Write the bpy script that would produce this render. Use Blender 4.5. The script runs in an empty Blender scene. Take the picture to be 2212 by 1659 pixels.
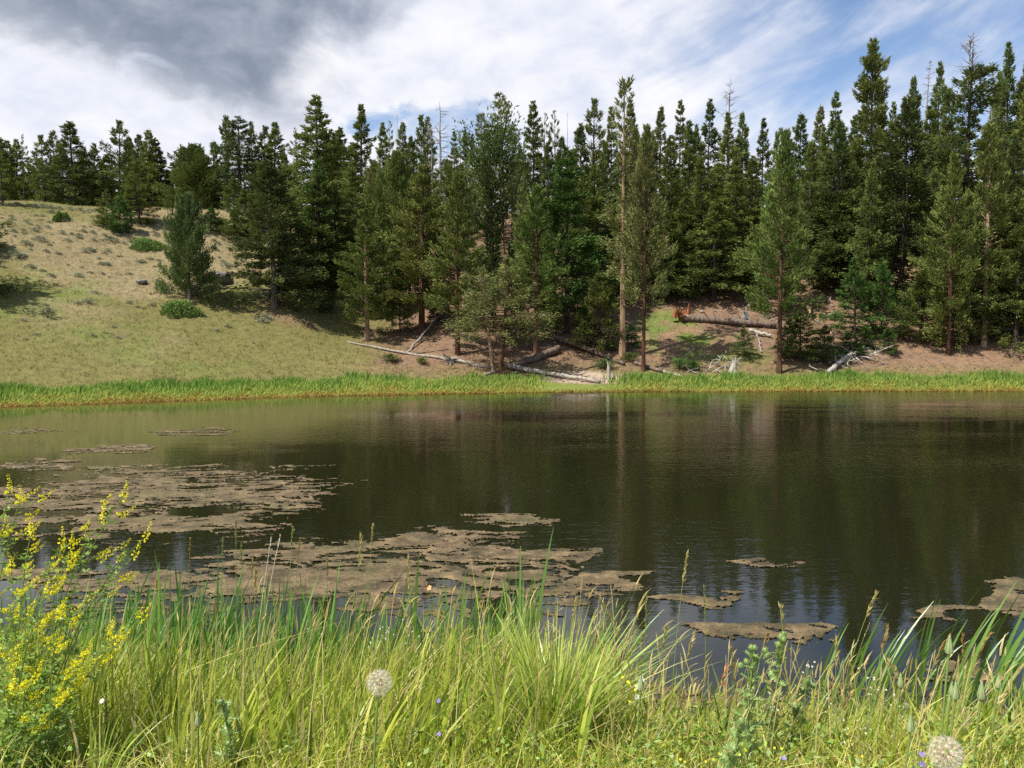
import bpy, math, random
import numpy as np
from mathutils import Vector, Matrix

sc = bpy.context.scene
COL = sc.collection
R = math.radians

# ------------------------------------------------------------------ camera
HC = 4.2                 # eye above the water
F, CX, CY, HZ = 1841.0, 1106.0, 829.5, 700.0
PITCH = math.atan((CY - HZ) / F)
cam = bpy.data.cameras.new('camera')
cam.sensor_width = 36.0
cam.lens = 18.0 * F / CX
cam.clip_start = 0.05
cam.clip_end = 5000
camo = bpy.data.objects.new('camera', cam)
COL.objects.link(camo)
camo.location = (0, 0, HC)
camo.rotation_euler = (math.pi / 2 - PITCH, 0, 0)
sc.camera = camo

# ------------------------------------------------------------------ sun
SUN_EL, SUN_AZ = 56.0, -122.0        # azimuth clockwise from +Y
sv = Vector((math.sin(R(SUN_AZ)) * math.cos(R(SUN_EL)), math.cos(R(SUN_AZ)) * math.cos(R(SUN_EL)), math.sin(R(SUN_EL))))
sl = bpy.data.lights.new('sun', 'SUN')
sl.energy = 5.0
sl.angle = R(0.53)
sl.color = (1.0, 0.945, 0.84)
so = bpy.data.objects.new('sun', sl)
COL.objects.link(so)
so.rotation_euler = (-sv).to_track_quat('-Z', 'Y').to_euler()
so.location = (-40, -10, 60)

sc.view_settings.view_transform = 'Standard'
sc.view_settings.look = 'None'
sc.view_settings.exposure = 0.52
sc.view_settings.gamma = 1.0
sc.cycles.max_bounces = 6
sc.cycles.diffuse_bounces = 4
sc.cycles.glossy_bounces = 3
sc.cycles.transmission_bounces = 3
sc.cycles.use_denoising = False
sc.cycles.caustics_reflective = False
sc.cycles.caustics_refractive = False


# ------------------------------------------------------------------ node helpers
class NT:
    def __init__(self, tree):
        self.t = tree
        self.n = tree.nodes
        self.l = tree.links

    def new(self, typ, **kw):
        nd = self.n.new(typ)
        for k, v in kw.items():
            setattr(nd, k, v)
        return nd

    def put(self, sock, v):
        if hasattr(v, 'links') or isinstance(v, bpy.types.NodeSocket):
            self.l.new(v, sock)
        else:
            sock.default_value = v

    def math(self, op, a, b=None, c=None, clamp=False):
        nd = self.new('ShaderNodeMath', operation=op, use_clamp=clamp)
        self.put(nd.inputs[0], a)
        if b is not None:
            self.put(nd.inputs[1], b)
        if c is not None:
            self.put(nd.inputs[2], c)
        return nd.outputs[0]

    def smooth(self, v, lo, hi, a=0.0, b=1.0):
        nd = self.new('ShaderNodeMapRange', interpolation_type='SMOOTHSTEP')
        self.put(nd.inputs[0], v)
        for i, x in enumerate((lo, hi, a, b)):
            self.put(nd.inputs[i + 1], x)
        return nd.outputs[0]

    def mix(self, f, a, b, blend='MIX'):
        nd = self.new('ShaderNodeMix', data_type='RGBA', blend_type=blend)
        self.put(nd.inputs[0], f)
        self.put(nd.inputs[6], a)
        self.put(nd.inputs[7], b)
        return nd.outputs[2]

    def noise(self, vec, scale, detail=4, rough=0.55, dist=0.0):
        nd = self.new('ShaderNodeTexNoise')
        if vec is not None:
            self.l.new(vec, nd.inputs['Vector'])
        nd.inputs['Scale'].default_value = scale
        nd.inputs['Detail'].default_value = detail
        nd.inputs['Roughness'].default_value = rough
        nd.inputs['Distortion'].default_value = dist
        return nd.outputs[0]

    def xyz(self, x, y, z):
        nd = self.new('ShaderNodeCombineXYZ')
        for i, v in enumerate((x, y, z)):
            self.put(nd.inputs[i], v)
        return nd.outputs[0]

    def ramp(self, f, stops, interp='LINEAR'):
        nd = self.new('ShaderNodeValToRGB')
        self.put(nd.inputs[0], f)
        cr = nd.color_ramp
        cr.interpolation = interp
        while len(cr.elements) < len(stops):
            cr.elements.new(0.5)
        for e, (p, c) in zip(cr.elements, stops):
            e.position = p
            e.color = (c[0], c[1], c[2], 1)
        return nd.outputs[0]


def rgba(c):
    return (c[0], c[1], c[2], 1.0)


# ------------------------------------------------------------------ world
world = bpy.data.worlds.new('World')
sc.world = world
world.use_nodes = True
w = NT(world.node_tree)
w.n.clear()
sky = w.new('ShaderNodeTexSky', sky_type='NISHITA', sun_disc=False)
sky.sun_elevation = R(SUN_EL)
sky.sun_rotation = R(SUN_AZ)
sky.altitude = 1900
sky.air_density = 1.0
sky.dust_density = 0.6
sky.ozone_density = 1.6
tc = w.new('ShaderNodeTexCoord')
sep = w.new('ShaderNodeSeparateXYZ')
w.l.new(tc.outputs['Generated'], sep.inputs[0])
DEG = 180 / math.pi
az = w.math('MULTIPLY', w.math('ARCTAN2', sep.outputs[0], sep.outputs[1]), DEG)
el = w.math('MULTIPLY', w.math('ARCSINE', w.math('MINIMUM', w.math('MAXIMUM', sep.outputs[2], -0.99), 0.99)), DEG)
# cloud plane coordinates stretch the clouds towards the horizon
cp = w.xyz(w.math('MULTIPLY', az, 0.085), w.math('MULTIPLY', el, 0.135), 0.0)
n1 = w.math('SUBTRACT', w.noise(cp, 1.6, 7, 0.55, 0.3), 0.5)
n2 = w.math('SUBTRACT', w.noise(cp, 4.0, 6, 0.6, 0.4), 0.5)
# streaks that rise to the right
rot = w.xyz(w.math('ADD', w.math('MULTIPLY', az, 0.045), w.math('MULTIPLY', el, 0.05)),
            w.math('SUBTRACT', w.math('MULTIPLY', el, 0.20), w.math('MULTIPLY', az, 0.11)), 3.3)
st = w.math('SUBTRACT', w.noise(rot, 1.5, 6, 0.55, 0.5), 0.5)
# thin white veil: full in the middle, streaky towards the right
veil = w.math('ADD', w.smooth(az, 0.0, 22.0, 1.05, 0.20), w.math('MULTIPLY', st, 1.4))
veil = w.math('ADD', veil, w.math('MULTIPLY', n2, 0.35))
gap = w.math('ADD', w.math('POWER', w.math('DIVIDE', w.math('ADD', az, 4.5), 7.5), 2.0),
             w.math('POWER', w.math('DIVIDE', w.math('SUBTRACT', el, 12.4), 2.0), 2.0))
gap = w.math('ADD', gap, w.math('MULTIPLY', n2, 2.4))
veil = w.math('SUBTRACT', veil, w.smooth(gap, 1.35, 0.2, 0.0, 0.68))
veil = w.math('ADD', veil, w.math('MULTIPLY', w.smooth(el, 21.0, 9.0, 0.0, 0.34), w.smooth(az, 5.0, 12.0)))
veil = w.math('ADD', veil, w.smooth(el, 30.0, 50.0, 0.0, -0.3))
veil = w.smooth(veil, 0.05, 0.95)
# dark grey bank
line = w.math('SUBTRACT', el, w.math('SUBTRACT', 16.6, w.math('MULTIPLY', w.math('ADD', az, 31.0), 0.30)))
line = w.math('ADD', line, w.math('ADD', w.math('MULTIPLY', n1, 6.0), w.math('MULTIPLY', n2, 4.5)))
dk = w.math('MULTIPLY', w.smooth(line, -0.9, 2.0),
            w.smooth(w.math('ADD', w.math('ADD', az, w.math('MULTIPLY', n1, 16.0)), w.math('MULTIPLY', w.math('SUBTRACT', 15.0, el), 0.8)), -9.0, -17.0))
dk = w.math('MULTIPLY', dk, w.smooth(el, 24.0, 42.0, 1.0, 0.35))
left = w.smooth(az, -12.0, -17.0)          # cumulus below the dark bank
cum = w.math('MULTIPLY', left, w.smooth(w.math('ADD', w.math('MULTIPLY', n2, 1.6), w.math('MULTIPLY', n1, 0.8)), -0.6, 0.25))
cover = w.math('MAXIMUM', w.math('MAXIMUM', veil, cum), dk)
white = w.mix(w.smooth(w.math('ADD', n1, w.math('MULTIPLY', n2, 0.6)), -0.28, 0.22), rgba((0.74, 0.79, 0.93)), rgba((0.98, 0.985, 1.02)))
grey = w.mix(w.smooth(w.math('ADD', w.math('MULTIPLY', n1, 1.0), w.math('MULTIPLY', n2, 1.1)), -0.25, 0.35), rgba((0.255, 0.305, 0.39)), rgba((0.43, 0.48, 0.57)))
ccol = w.mix(dk, white, grey)
b1 = w.new('ShaderNodeBackground')
w.l.new(sky.outputs[0], b1.inputs[0])
b1.inputs[1].default_value = 0.118
b2 = w.new('ShaderNodeBackground')
w.l.new(ccol, b2.inputs[0])
b2.inputs[1].default_value = 0.70
ms = w.new('ShaderNodeMixShader')
w.l.new(w.math('MULTIPLY', cover, w.smooth(el, -2.0, 1.0)), ms.inputs[0])
w.l.new(b1.outputs[0], ms.inputs[1])
w.l.new(b2.outputs[0], ms.inputs[2])
wo = w.new('ShaderNodeOutputWorld')
w.l.new(ms.outputs[0], wo.inputs[0])

# ------------------------------------------------------------------ noise
def vnoise(x, y, seed=0):
    xi = np.floor(x).astype(np.int64)
    yi = np.floor(y).astype(np.int64)
    xf, yf = x - xi, y - yi
    u = xf * xf * xf * (xf * (xf * 6 - 15) + 10)
    v = yf * yf * yf * (yf * (yf * 6 - 15) + 10)

    def h(a, b):
        n = (a * 374761393 + b * 668265263 + seed * 974634721) & 0x7fffffff
        n = ((n ^ (n >> 13)) * 1274126177) & 0x7fffffff
        n = (n ^ (n >> 16)) & 0xffff
        return n / 65535.0
    return (h(xi, yi) * (1 - u) + h(xi + 1, yi) * u) * (1 - v) + (h(xi, yi + 1) * (1 - u) + h(xi + 1, yi + 1) * u) * v


def fbm(x, y, oct=4, seed=0, gain=0.5):
    s, a, t = 0.0, 1.0, 0.0
    for o in range(oct):
        s = s + a * vnoise(x * 2 ** o + 17.3 * o, y * 2 ** o - 9.1 * o, seed + o)
        t += a
        a *= gain
    return s / t


def sstep(x, a, b):
    t = np.clip((x - a) / (b - a), 0, 1)
    return t * t * (3 - 2 * t)


# ------------------------------------------------------------------ terrain
SHX = [-400, -120, -90, -60, -40, -25.8, -17.9, -13.5, 0, 8.5, 32, 60, 90, 120, 400]
SHY = [4, 6, 12, 27, 37, 43.2, 46.8, 49.0, 52.3, 53.2, 53.5, 50, 36, 10, 4]


def near_shore(X):
    return 8.7 + 0.35 * np.sin(X * 0.9) + 0.25 * np.sin(X * 2.3 + 1)


def terrain(X, Y):
    X = np.asarray(X, float)
    Y = np.asarray(Y, float)
    t = Y - np.interp(X, SHX, SHY)
    n = (fbm(X * 0.07, Y * 0.07, 3, 5) - 0.5) * 2.4 + (fbm(X * 0.3, Y * 0.3, 3, 9) - 0.5) * 0.35
    s = 0.40 + 0.02 * sstep(X, -20, 10)
    up = np.maximum(t - 5.5, 0)
    slope = 0.09 * np.clip(t, 0, 5.5) + s * up * up / (up + 2.0) + s * 1.0 * up / (up + 2.0)
    crest = 16.5 + 2.7 * sstep(X, -30, 6) + 0.9 * sstep(X, 10, 35) - 0.012 * np.maximum(Y - 100, 0)
    k = 1.6
    z = -k * np.log(np.exp(-np.clip(slope, -50, 60) / k) + np.exp(-crest / k))
    z = z + n * sstep(t, 5, 18)
    # shallow gully where the meadow meets the wood, and a bench on the bank
    gx = -10.5 - 0.12 * (Y - 60)
    z = z - 1.0 * np.exp(-((X - gx) / 4.5) ** 2) * sstep(t, 7, 18) * (1 - sstep(t, 34, 46))
    z = np.where(t < 0, np.maximum(0.16 * t, -1.8), z)
    d = Y - 2.7
    L = near_shore(X) - 2.7
    zn = np.where(d < 0, 2.7, 2.7 * (1 - d / L) + 0.10 * np.sin(np.clip(d / L, 0, 1) * math.pi))
    zn = zn + (fbm(X * 1.3, Y * 1.3, 3, 21) - 0.5) * 0.12 * sstep(d, 0, 0.6)
    zn = np.where(d > L, np.maximum(zn, -1.8), zn)
    return np.maximum(np.where(Y < 20, np.maximum(zn, -1.8), -1.8), z)


def ray(px, py):
    x, y = (px - CX) / F, (CY - py) / F
    c, s = math.cos(PITCH), math.sin(PITCH)
    d = (x, c + y * s, -s + y * c)
    return d[0] / d[1], d[2] / d[1]       # per metre of depth


def at(px, py, D):
    a, b = ray(px, py)
    return Vector((a * D, D, HC + b * D))


def tz(X, Y):
    return float(terrain(np.array([X]), np.array([Y]))[0])


_D = np.arange(41.0, 125.0, 0.1)


def hit(px, py):
    a, b = ray(px, py)
    g = terrain(a * _D, _D)
    r = HC + b * _D
    i = np.nonzero(g >= r)[0]
    i = i[0] if len(i) else int(np.argmax(g - r))
    D = _D[i]
    return Vector((a * D, D, g[i]))


def onwater(px, py):
    a, b = ray(px, py)
    D = -HC / b
    return a * D, D


def c1(x, y): return (x * .4289, 203.3 + y * .4289)
def c2(x, y): return (677.7 + x * .4289, 169.4 + y * .4289)
def c3(x, y): return (1355.4 + x * .4903, 67.8 + y * .4903)
def c4(x, y): return (x * .5099, 813.2 + y * .5099)
def c5(x, y): return (677.7 + x * .3677, 1084.3 + y * .3677)
def c6(x, y): return (1423.2 + x * .3566, 1084.3 + y * .3566)
def d2(x, y): return (1016.5 + x * .2145, 508.3 + y * .2145)
def d3(x, y): return (1694.2 + x * .2341, 542.2 + y * .2341)


# ------------------------------------------------------------------ mesh helpers
def mesh(name, V, F4=None, F3=None, mats=(), fv=None, vcol=None, smooth=False, midx=None):
    V = np.asarray(V, np.float32)
    me = bpy.data.meshes.new(name)
    F4 = np.zeros((0, 4), np.int32) if F4 is None else np.asarray(F4, np.int32).reshape(-1, 4)
    F3 = np.zeros((0, 3), np.int32) if F3 is None else np.asarray(F3, np.int32).reshape(-1, 3)
    me.vertices.add(len(V))
    me.vertices.foreach_set('co', V.ravel())
    lp = np.concatenate([F4.ravel(), F3.ravel()])
    me.loops.add(len(lp))
    me.loops.foreach_set('vertex_index', lp)
    cnt = np.concatenate([np.full(len(F4), 4), np.full(len(F3), 3)]).astype(np.int32)
    me.polygons.add(len(cnt))
    me.polygons.foreach_set('loop_start', np.concatenate([[0], np.cumsum(cnt)[:-1]]).astype(np.int32))
    if midx is not None:
        me.polygons.foreach_set('material_index', np.asarray(midx, np.int32))
    me.update(calc_edges=True)
    if smooth:
        me.polygons.foreach_set('use_smooth', np.ones(len(cnt), bool))
    else:
        me.polygons.foreach_set('use_smooth', np.zeros(len(cnt), bool))
    if fv is not None:
        at_ = me.attributes.new('v', 'FLOAT', 'FACE')
        at_.data.foreach_set('value', np.asarray(fv, np.float32))
    if vcol is not None:
        at_ = me.attributes.new('col', 'FLOAT_COLOR', 'POINT')
        at_.data.foreach_set('color', np.asarray(vcol, np.float32).ravel())
    for m in mats:
        me.materials.append(m)
    return me


def tag(o, label=None, cat=None, group=None, kind=None):
    for k, v in (('label', label), ('category', cat), ('group', group), ('kind', kind)):
        if v:
            o[k] = v
    return o


def link(name, data, parent=None, loc=None):
    o = bpy.data.objects.new(name, data)
    COL.objects.link(o)
    if parent is not None:
        o.parent = parent
    if loc is not None:
        o.location = loc
    return o


def empty(name, loc, rz=0.0):
    o = link(name, None, None, loc)
    o.rotation_euler = (0, 0, rz)
    o.empty_display_size = 0.3
    return o


class Bag:
    """collects quads and triangles"""
    def __init__(self):
        self.V, self.Q, self.T, self.fq, self.ft, self.n = [], [], [], [], [], 0

    def add(self, V, Q=None, T=None, v=0.5):
        V = np.asarray(V, float).reshape(-1, 3)
        self.V.append(V)
        if Q is not None and len(Q):
            Q = np.asarray(Q, int).reshape(-1, 4)
            self.Q.append(Q + self.n)
            self.fq.append(np.broadcast_to(np.asarray(v, float), (len(Q),)))
        if T is not None and len(T):
            T = np.asarray(T, int).reshape(-1, 3)
            self.T.append(T + self.n)
            self.ft.append(np.broadcast_to(np.asarray(v, float), (len(T),)))
        self.n += len(V)

    def build(self, name, mats, smooth=False):
        if not self.V:
            self.add([(0, 0, 0), (0.001, 0, 0), (0, 0.001, 0)], None, [(0, 1, 2)])
        Q = np.concatenate(self.Q) if self.Q else None
        T = np.concatenate(self.T) if self.T else None
        fv = np.concatenate(self.fq + self.ft)
        return mesh(name, np.concatenate(self.V), Q, T, mats, fv, smooth=smooth)

    def tube(self, pts, rad, k=6, v=0.5, cap=True):
        pts = np.asarray(pts, float)
        n = len(pts)
        tan = np.gradient(pts, axis=0)
        tan /= np.linalg.norm(tan, axis=1)[:, None] + 1e-9
        ref = np.array([0.0, 0, 1]) if abs(tan[0][2]) < 0.8 else np.array([1.0, 0, 0])
        a = np.cross(tan, ref)
        a /= np.linalg.norm(a, axis=1)[:, None] + 1e-9
        b = np.cross(tan, a)
        th = np.arange(k) * 2 * math.pi / k
        rad = np.broadcast_to(np.asarray(rad, float), (n,))
        V = pts[:, None, :] + rad[:, None, None] * (np.cos(th)[None, :, None] * a[:, None, :] + np.sin(th)[None, :, None] * b[:, None, :])
        i = np.arange(n - 1)[:, None] * k
        j = np.arange(k)[None, :]
        j2 = (j + 1) % k
        Q = np.stack([i + j, i + j2, i + k + j2, i + k + j], -1).reshape(-1, 4)
        V = V.reshape(-1, 3)
        T = []
        if cap:
            V = np.concatenate([V, pts[:1], pts[-1:]])
            for q in range(k):
                T.append((n * k, (q + 1) % k, q))
                T.append((n * k + 1, (n - 1) * k + q, (n - 1) * k + (q + 1) % k))
        self.add(V, Q, None, v)
        if cap:
            self.T.append(np.asarray(T, int) + self.n - len(V))
            self.ft.append(np.full(len(T), float(v)))


def blades(base, h, lean, bend, width, waz, nseg, v, bag, tipw=0.08):
    """vectorised grass blades: base (n,3), height, lean vector (n,2) at the tip, extra bend, width, azimuth of the width axis"""
    n = len(base)
    s = np.linspace(0, 1, nseg + 1)
    P = np.zeros((n, nseg + 1, 3))
    P[:, :, 2] = h[:, None] * (s[None, :] - bend[:, None] * s[None, :] ** 3 * 0.5)
    f = s[None, :] ** 1.9
    P[:, :, 0] = lean[:, 0:1] * f
    P[:, :, 1] = lean[:, 1:2] * f
    P += base[:, None, :]
    wd = np.stack([np.cos(waz), np.sin(waz), np.zeros(n)], -1)
    prof = np.where(s < 0.35, 0.7 + 0.3 * s / 0.35, 1 - ((s - 0.35) / 0.65) ** 1.6 * (1 - tipw))
    W = width[:, None] * prof[None, :] * 0.5
    A = P - wd[:, None, :] * W[:, :, None]
    B = P + wd[:, None, :] * W[:, :, None]
    V = np.stack([A, B], 2).reshape(n, -1, 3)
    m = 2 * (nseg + 1)
    k = np.arange(nseg) * 2
    q = np.stack([k, k + 1, k + 3, k + 2], -1)
    Q = (np.arange(n)[:, None, None] * m + q[None]).reshape(-1, 4)
    bag.add(V.reshape(-1, 3), Q, None, np.repeat(v, nseg))


# ------------------------------------------------------------------ materials
def leaf_mat(name, stops, trans=0.25, gloss=0.0, hue=0.0, val=0.0, rough=0.5):
    m = bpy.data.materials.new(name)
    m.use_nodes = True
    t = NT(m.node_tree)
    t.n.clear()
    a = t.new('ShaderNodeAttribute', attribute_name='v')
    col = t.ramp(a.outputs['Fac'], stops)
    if hue or val:
        oi = t.new('ShaderNodeObjectInfo')
        hs = t.new('ShaderNodeHueSaturation')
        t.l.new(t.math('ADD', 0.5 - hue, t.math('MULTIPLY', oi.outputs['Random'], 2 * hue)), hs.inputs['Hue'])
        wn = t.new('ShaderNodeTexWhiteNoise', noise_dimensions='1D')
        t.l.new(oi.outputs['Random'], wn.inputs['W'])
        t.l.new(t.math('ADD', 1 - val, t.math('MULTIPLY', wn.outputs[0], 2 * val)), hs.inputs['Value'])
        t.l.new(col, hs.inputs['Color'])
        col = hs.outputs[0]
    d = t.new('ShaderNodeBsdfDiffuse')
    t.l.new(col, d.inputs[0])
    tr = t.new('ShaderNodeBsdfTranslucent')
    t.l.new(col, tr.inputs[0])
    mx = t.new('ShaderNodeMixShader')
    mx.inputs[0].default_value = trans
    t.l.new(d.outputs[0], mx.inputs[1])
    t.l.new(tr.outputs[0], mx.inputs[2])
    out = mx.outputs[0]
    if gloss:
        g = t.new('ShaderNodeBsdfGlossy')
        g.inputs['Roughness'].default_value = rough
        g.inputs[0].default_value = (1, 1, 1, 1)
        m2 = t.new('ShaderNodeMixShader')
        m2.inputs[0].default_value = gloss
        t.l.new(out, m2.inputs[1])
        t.l.new(g.outputs[0], m2.inputs[2])
        out = m2.outputs[0]
    o = t.new('ShaderNodeOutputMaterial')
    t.l.new(out, o.inputs[0])
    return m


def bark_mat(name, c0, c1_, c2_=None, scale=6.0, stretch=0.18, rough=0.85):
    m = bpy.data.materials.new(name)
    m.use_nodes = True
    t = NT(m.node_tree)
    bs = t.n['Principled BSDF']
    co = t.new('ShaderNodeTexCoord')
    mp = t.new('ShaderNodeMapping')
    mp.inputs['Scale'].default_value = (1, 1, stretch)
    t.l.new(co.outputs['Object'], mp.inputs[0])
    n = t.noise(mp.outputs[0], scale, 6, 0.65)
    stops = [(0.3, c0), (0.65, c1_)]
    if c2_:
        stops = [(0.28, c0), (0.5, c1_), (0.7, c2_)]
    t.l.new(t.ramp(n, stops), bs.inputs['Base Color'])
    bs.inputs['Roughness'].default_value = rough
    bs.inputs['Specular IOR Level'].default_value = 0.2
    b = t.new('ShaderNodeBump')
    b.inputs['Strength'].default_value = 0.6
    b.inputs['Distance'].default_value = 0.03
    t.l.new(n, b.inputs['Height'])
    t.l.new(b.outputs[0], bs.inputs['Normal'])
    return m


M = {}
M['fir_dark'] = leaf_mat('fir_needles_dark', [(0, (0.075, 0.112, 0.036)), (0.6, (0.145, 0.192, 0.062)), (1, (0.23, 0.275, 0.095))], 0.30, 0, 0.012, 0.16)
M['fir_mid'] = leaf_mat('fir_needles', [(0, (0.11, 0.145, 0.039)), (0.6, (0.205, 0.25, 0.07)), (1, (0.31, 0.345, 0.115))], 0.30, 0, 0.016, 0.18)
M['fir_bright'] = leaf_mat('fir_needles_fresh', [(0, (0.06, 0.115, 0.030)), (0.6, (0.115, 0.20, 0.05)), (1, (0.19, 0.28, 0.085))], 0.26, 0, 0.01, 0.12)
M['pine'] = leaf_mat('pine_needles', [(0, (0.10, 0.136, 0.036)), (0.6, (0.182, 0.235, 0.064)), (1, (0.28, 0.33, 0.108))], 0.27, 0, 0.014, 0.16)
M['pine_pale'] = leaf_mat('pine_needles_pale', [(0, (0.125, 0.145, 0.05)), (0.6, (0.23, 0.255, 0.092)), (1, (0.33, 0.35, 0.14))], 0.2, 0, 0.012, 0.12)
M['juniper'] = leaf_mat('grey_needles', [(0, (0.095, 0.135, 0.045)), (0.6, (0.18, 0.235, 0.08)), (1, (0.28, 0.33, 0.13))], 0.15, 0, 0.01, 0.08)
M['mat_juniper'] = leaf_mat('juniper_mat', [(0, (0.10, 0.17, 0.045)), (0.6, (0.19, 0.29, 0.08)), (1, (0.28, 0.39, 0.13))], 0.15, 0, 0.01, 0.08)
M['sage'] = leaf_mat('sage_leaves', [(0, (0.23, 0.25, 0.15)), (0.6, (0.36, 0.38, 0.26)), (1, (0.48, 0.49, 0.37))], 0.15, 0, 0.012, 0.15)
M['bark_grey'] = bark_mat('bark_grey', (0.045, 0.036, 0.03), (0.13, 0.11, 0.095), (0.22, 0.19, 0.165))
M['bark_red'] = bark_mat('bark_red', (0.035, 0.017, 0.012), (0.085, 0.042, 0.026), (0.17, 0.09, 0.052))
M['bark_dark'] = bark_mat('bark_dark', (0.022, 0.017, 0.014), (0.06, 0.046, 0.038), (0.10, 0.08, 0.065))
M['bark_pale'] = bark_mat('bark_pale', (0.16, 0.10, 0.062), (0.34, 0.235, 0.155), (0.48, 0.37, 0.265))
M['bark_tan'] = bark_mat('bark_tan', (0.12, 0.072, 0.045), (0.27, 0.17, 0.105), (0.40, 0.28, 0.185))
M['dead_grey'] = bark_mat('dead_wood_grey', (0.12, 0.105, 0.095), (0.24, 0.215, 0.19), (0.36, 0.33, 0.30))
M['log_pale'] = bark_mat('log_pale', (0.13, 0.11, 0.09), (0.30, 0.265, 0.225), (0.45, 0.41, 0.36))
M['log_white'] = bark_mat('log_white', (0.22, 0.195, 0.165), (0.38, 0.35, 0.305), (0.52, 0.49, 0.44))
M['log_dark'] = bark_mat('log_dark', (0.05, 0.035, 0.028), (0.15, 0.11, 0.085), (0.28, 0.23, 0.19))
M['rot_red'] = bark_mat('rotten_red_wood', (0.07, 0.022, 0.012), (0.22, 0.075, 0.035), (0.38, 0.16, 0.08))
M['log_orange'] = bark_mat('splintered_wood', (0.16, 0.08, 0.045), (0.42, 0.25, 0.15), (0.60, 0.44, 0.30))
M['grass'] = leaf_mat('bank_grass', [(0, (0.09, 0.17, 0.018)), (0.35, (0.30, 0.40, 0.036)), (0.7, (0.56, 0.59, 0.08)), (0.9, (0.64, 0.60, 0.17)), (1, (0.66, 0.55, 0.27))], 0.45, 0.03, rough=0.45)
M['cattail'] = leaf_mat('cattail_leaf', [(0, (0.075, 0.17, 0.035)), (0.5, (0.16, 0.32, 0.05)), (0.85, (0.23, 0.39, 0.07)), (1, (0.46, 0.40, 0.15))], 0.38, 0.05, rough=0.4)
M['tussock'] = leaf_mat('tussock_grass', [(0, (0.20, 0.34, 0.045)), (0.5, (0.42, 0.55, 0.085)), (0.85, (0.52, 0.56, 0.14)), (1, (0.58, 0.48, 0.27))], 0.42, 0.04, rough=0.4)
M['litter'] = leaf_mat('ground_litter', [(0, (0.07, 0.045, 0.03)), (0.5, (0.20, 0.14, 0.095)), (1, (0.42, 0.34, 0.26))], 0.1)
M['straw'] = leaf_mat('straw', [(0, (0.36, 0.32, 0.10)), (0.5, (0.50, 0.41, 0.15)), (1, (0.62, 0.52, 0.27))], 0.3, 0.02)
M['dry_white'] = leaf_mat('bleached_straw', [(0, (0.60, 0.54, 0.42)), (1, (0.75, 0.70, 0.58))], 0.2)
M['seed_brown'] = leaf_mat('brown_seed', [(0, (0.26, 0.16, 0.05)), (0.5, (0.40, 0.27, 0.09)), (1, (0.50, 0.38, 0.17))], 0.25)
M['seed_green'] = leaf_mat('green_seed', [(0, (0.16, 0.22, 0.06)), (0.5, (0.28, 0.33, 0.10)), (1, (0.40, 0.42, 0.16))], 0.25)
M['stem'] = leaf_mat('green_stem', [(0, (0.14, 0.23, 0.05)), (1, (0.30, 0.38, 0.10))], 0.2, 0.03)
M['clover_leaf'] = leaf_mat('clover_leaf', [(0, (0.11, 0.20, 0.032)), (0.6, (0.23, 0.36, 0.055)), (1, (0.38, 0.50, 0.10))], 0.35, 0.03)
M['yellow'] = leaf_mat('yellow_petals', [(0, (0.62, 0.60, 0.03)), (0.5, (0.85, 0.80, 0.04)), (1, (0.92, 0.88, 0.12))], 0.35)
M['thistle'] = leaf_mat('thistle_leaf', [(0, (0.13, 0.22, 0.06)), (0.5, (0.24, 0.36, 0.10)), (1, (0.38, 0.49, 0.18))], 0.3, 0.04)
M['bud_purple'] = leaf_mat('bud_tip', [(0, (0.20, 0.14, 0.13)), (1, (0.36, 0.26, 0.22))], 0.2)
M['pappus'] = leaf_mat('pappus', [(0, (0.66, 0.58, 0.46)), (1, (0.88, 0.83, 0.72))], 0.45)
M['seed_core'] = leaf_mat('achene', [(0, (0.55, 0.36, 0.24)), (1, (0.70, 0.48, 0.32))], 0.1)
M['bud'] = leaf_mat('salsify_bud', [(0, (0.24, 0.34, 0.13)), (1, (0.42, 0.50, 0.24))], 0.25, 0.03)
M['bud_tip'] = leaf_mat('salsify_tip', [(0, (0.62, 0.30, 0.14)), (1, (0.75, 0.48, 0.25))], 0.2)
M['violet'] = leaf_mat('violet_petals', [(0, (0.24, 0.20, 0.55)), (1, (0.42, 0.36, 0.75))], 0.3)
M['white'] = leaf_mat('white_petals', [(0, (0.70, 0.72, 0.62)), (1, (0.85, 0.86, 0.80))], 0.3)
M['shore_grass'] = leaf_mat('shore_grass', [(0, (0.27, 0.16, 0.045)), (0.07, (0.32, 0.235, 0.055)), (0.16, (0.34, 0.33, 0.075)), (0.4, (0.31, 0.36, 0.085)), (0.75, (0.23, 0.335, 0.07)), (1, (0.14, 0.26, 0.048))], 0.3)
M['meadow'] = leaf_mat('meadow_grass', [(0, (0.09, 0.115, 0.032)), (0.35, (0.155, 0.155, 0.052)), (0.65, (0.215, 0.19, 0.076)), (1, (0.31, 0.245, 0.13))], 0.25)


def simple_mat(name, build):
    m = bpy.data.materials.new(name)
    m.use_nodes = True
    t = NT(m.node_tree)
    build(t, t.n['Principled BSDF'])
    return m


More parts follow.
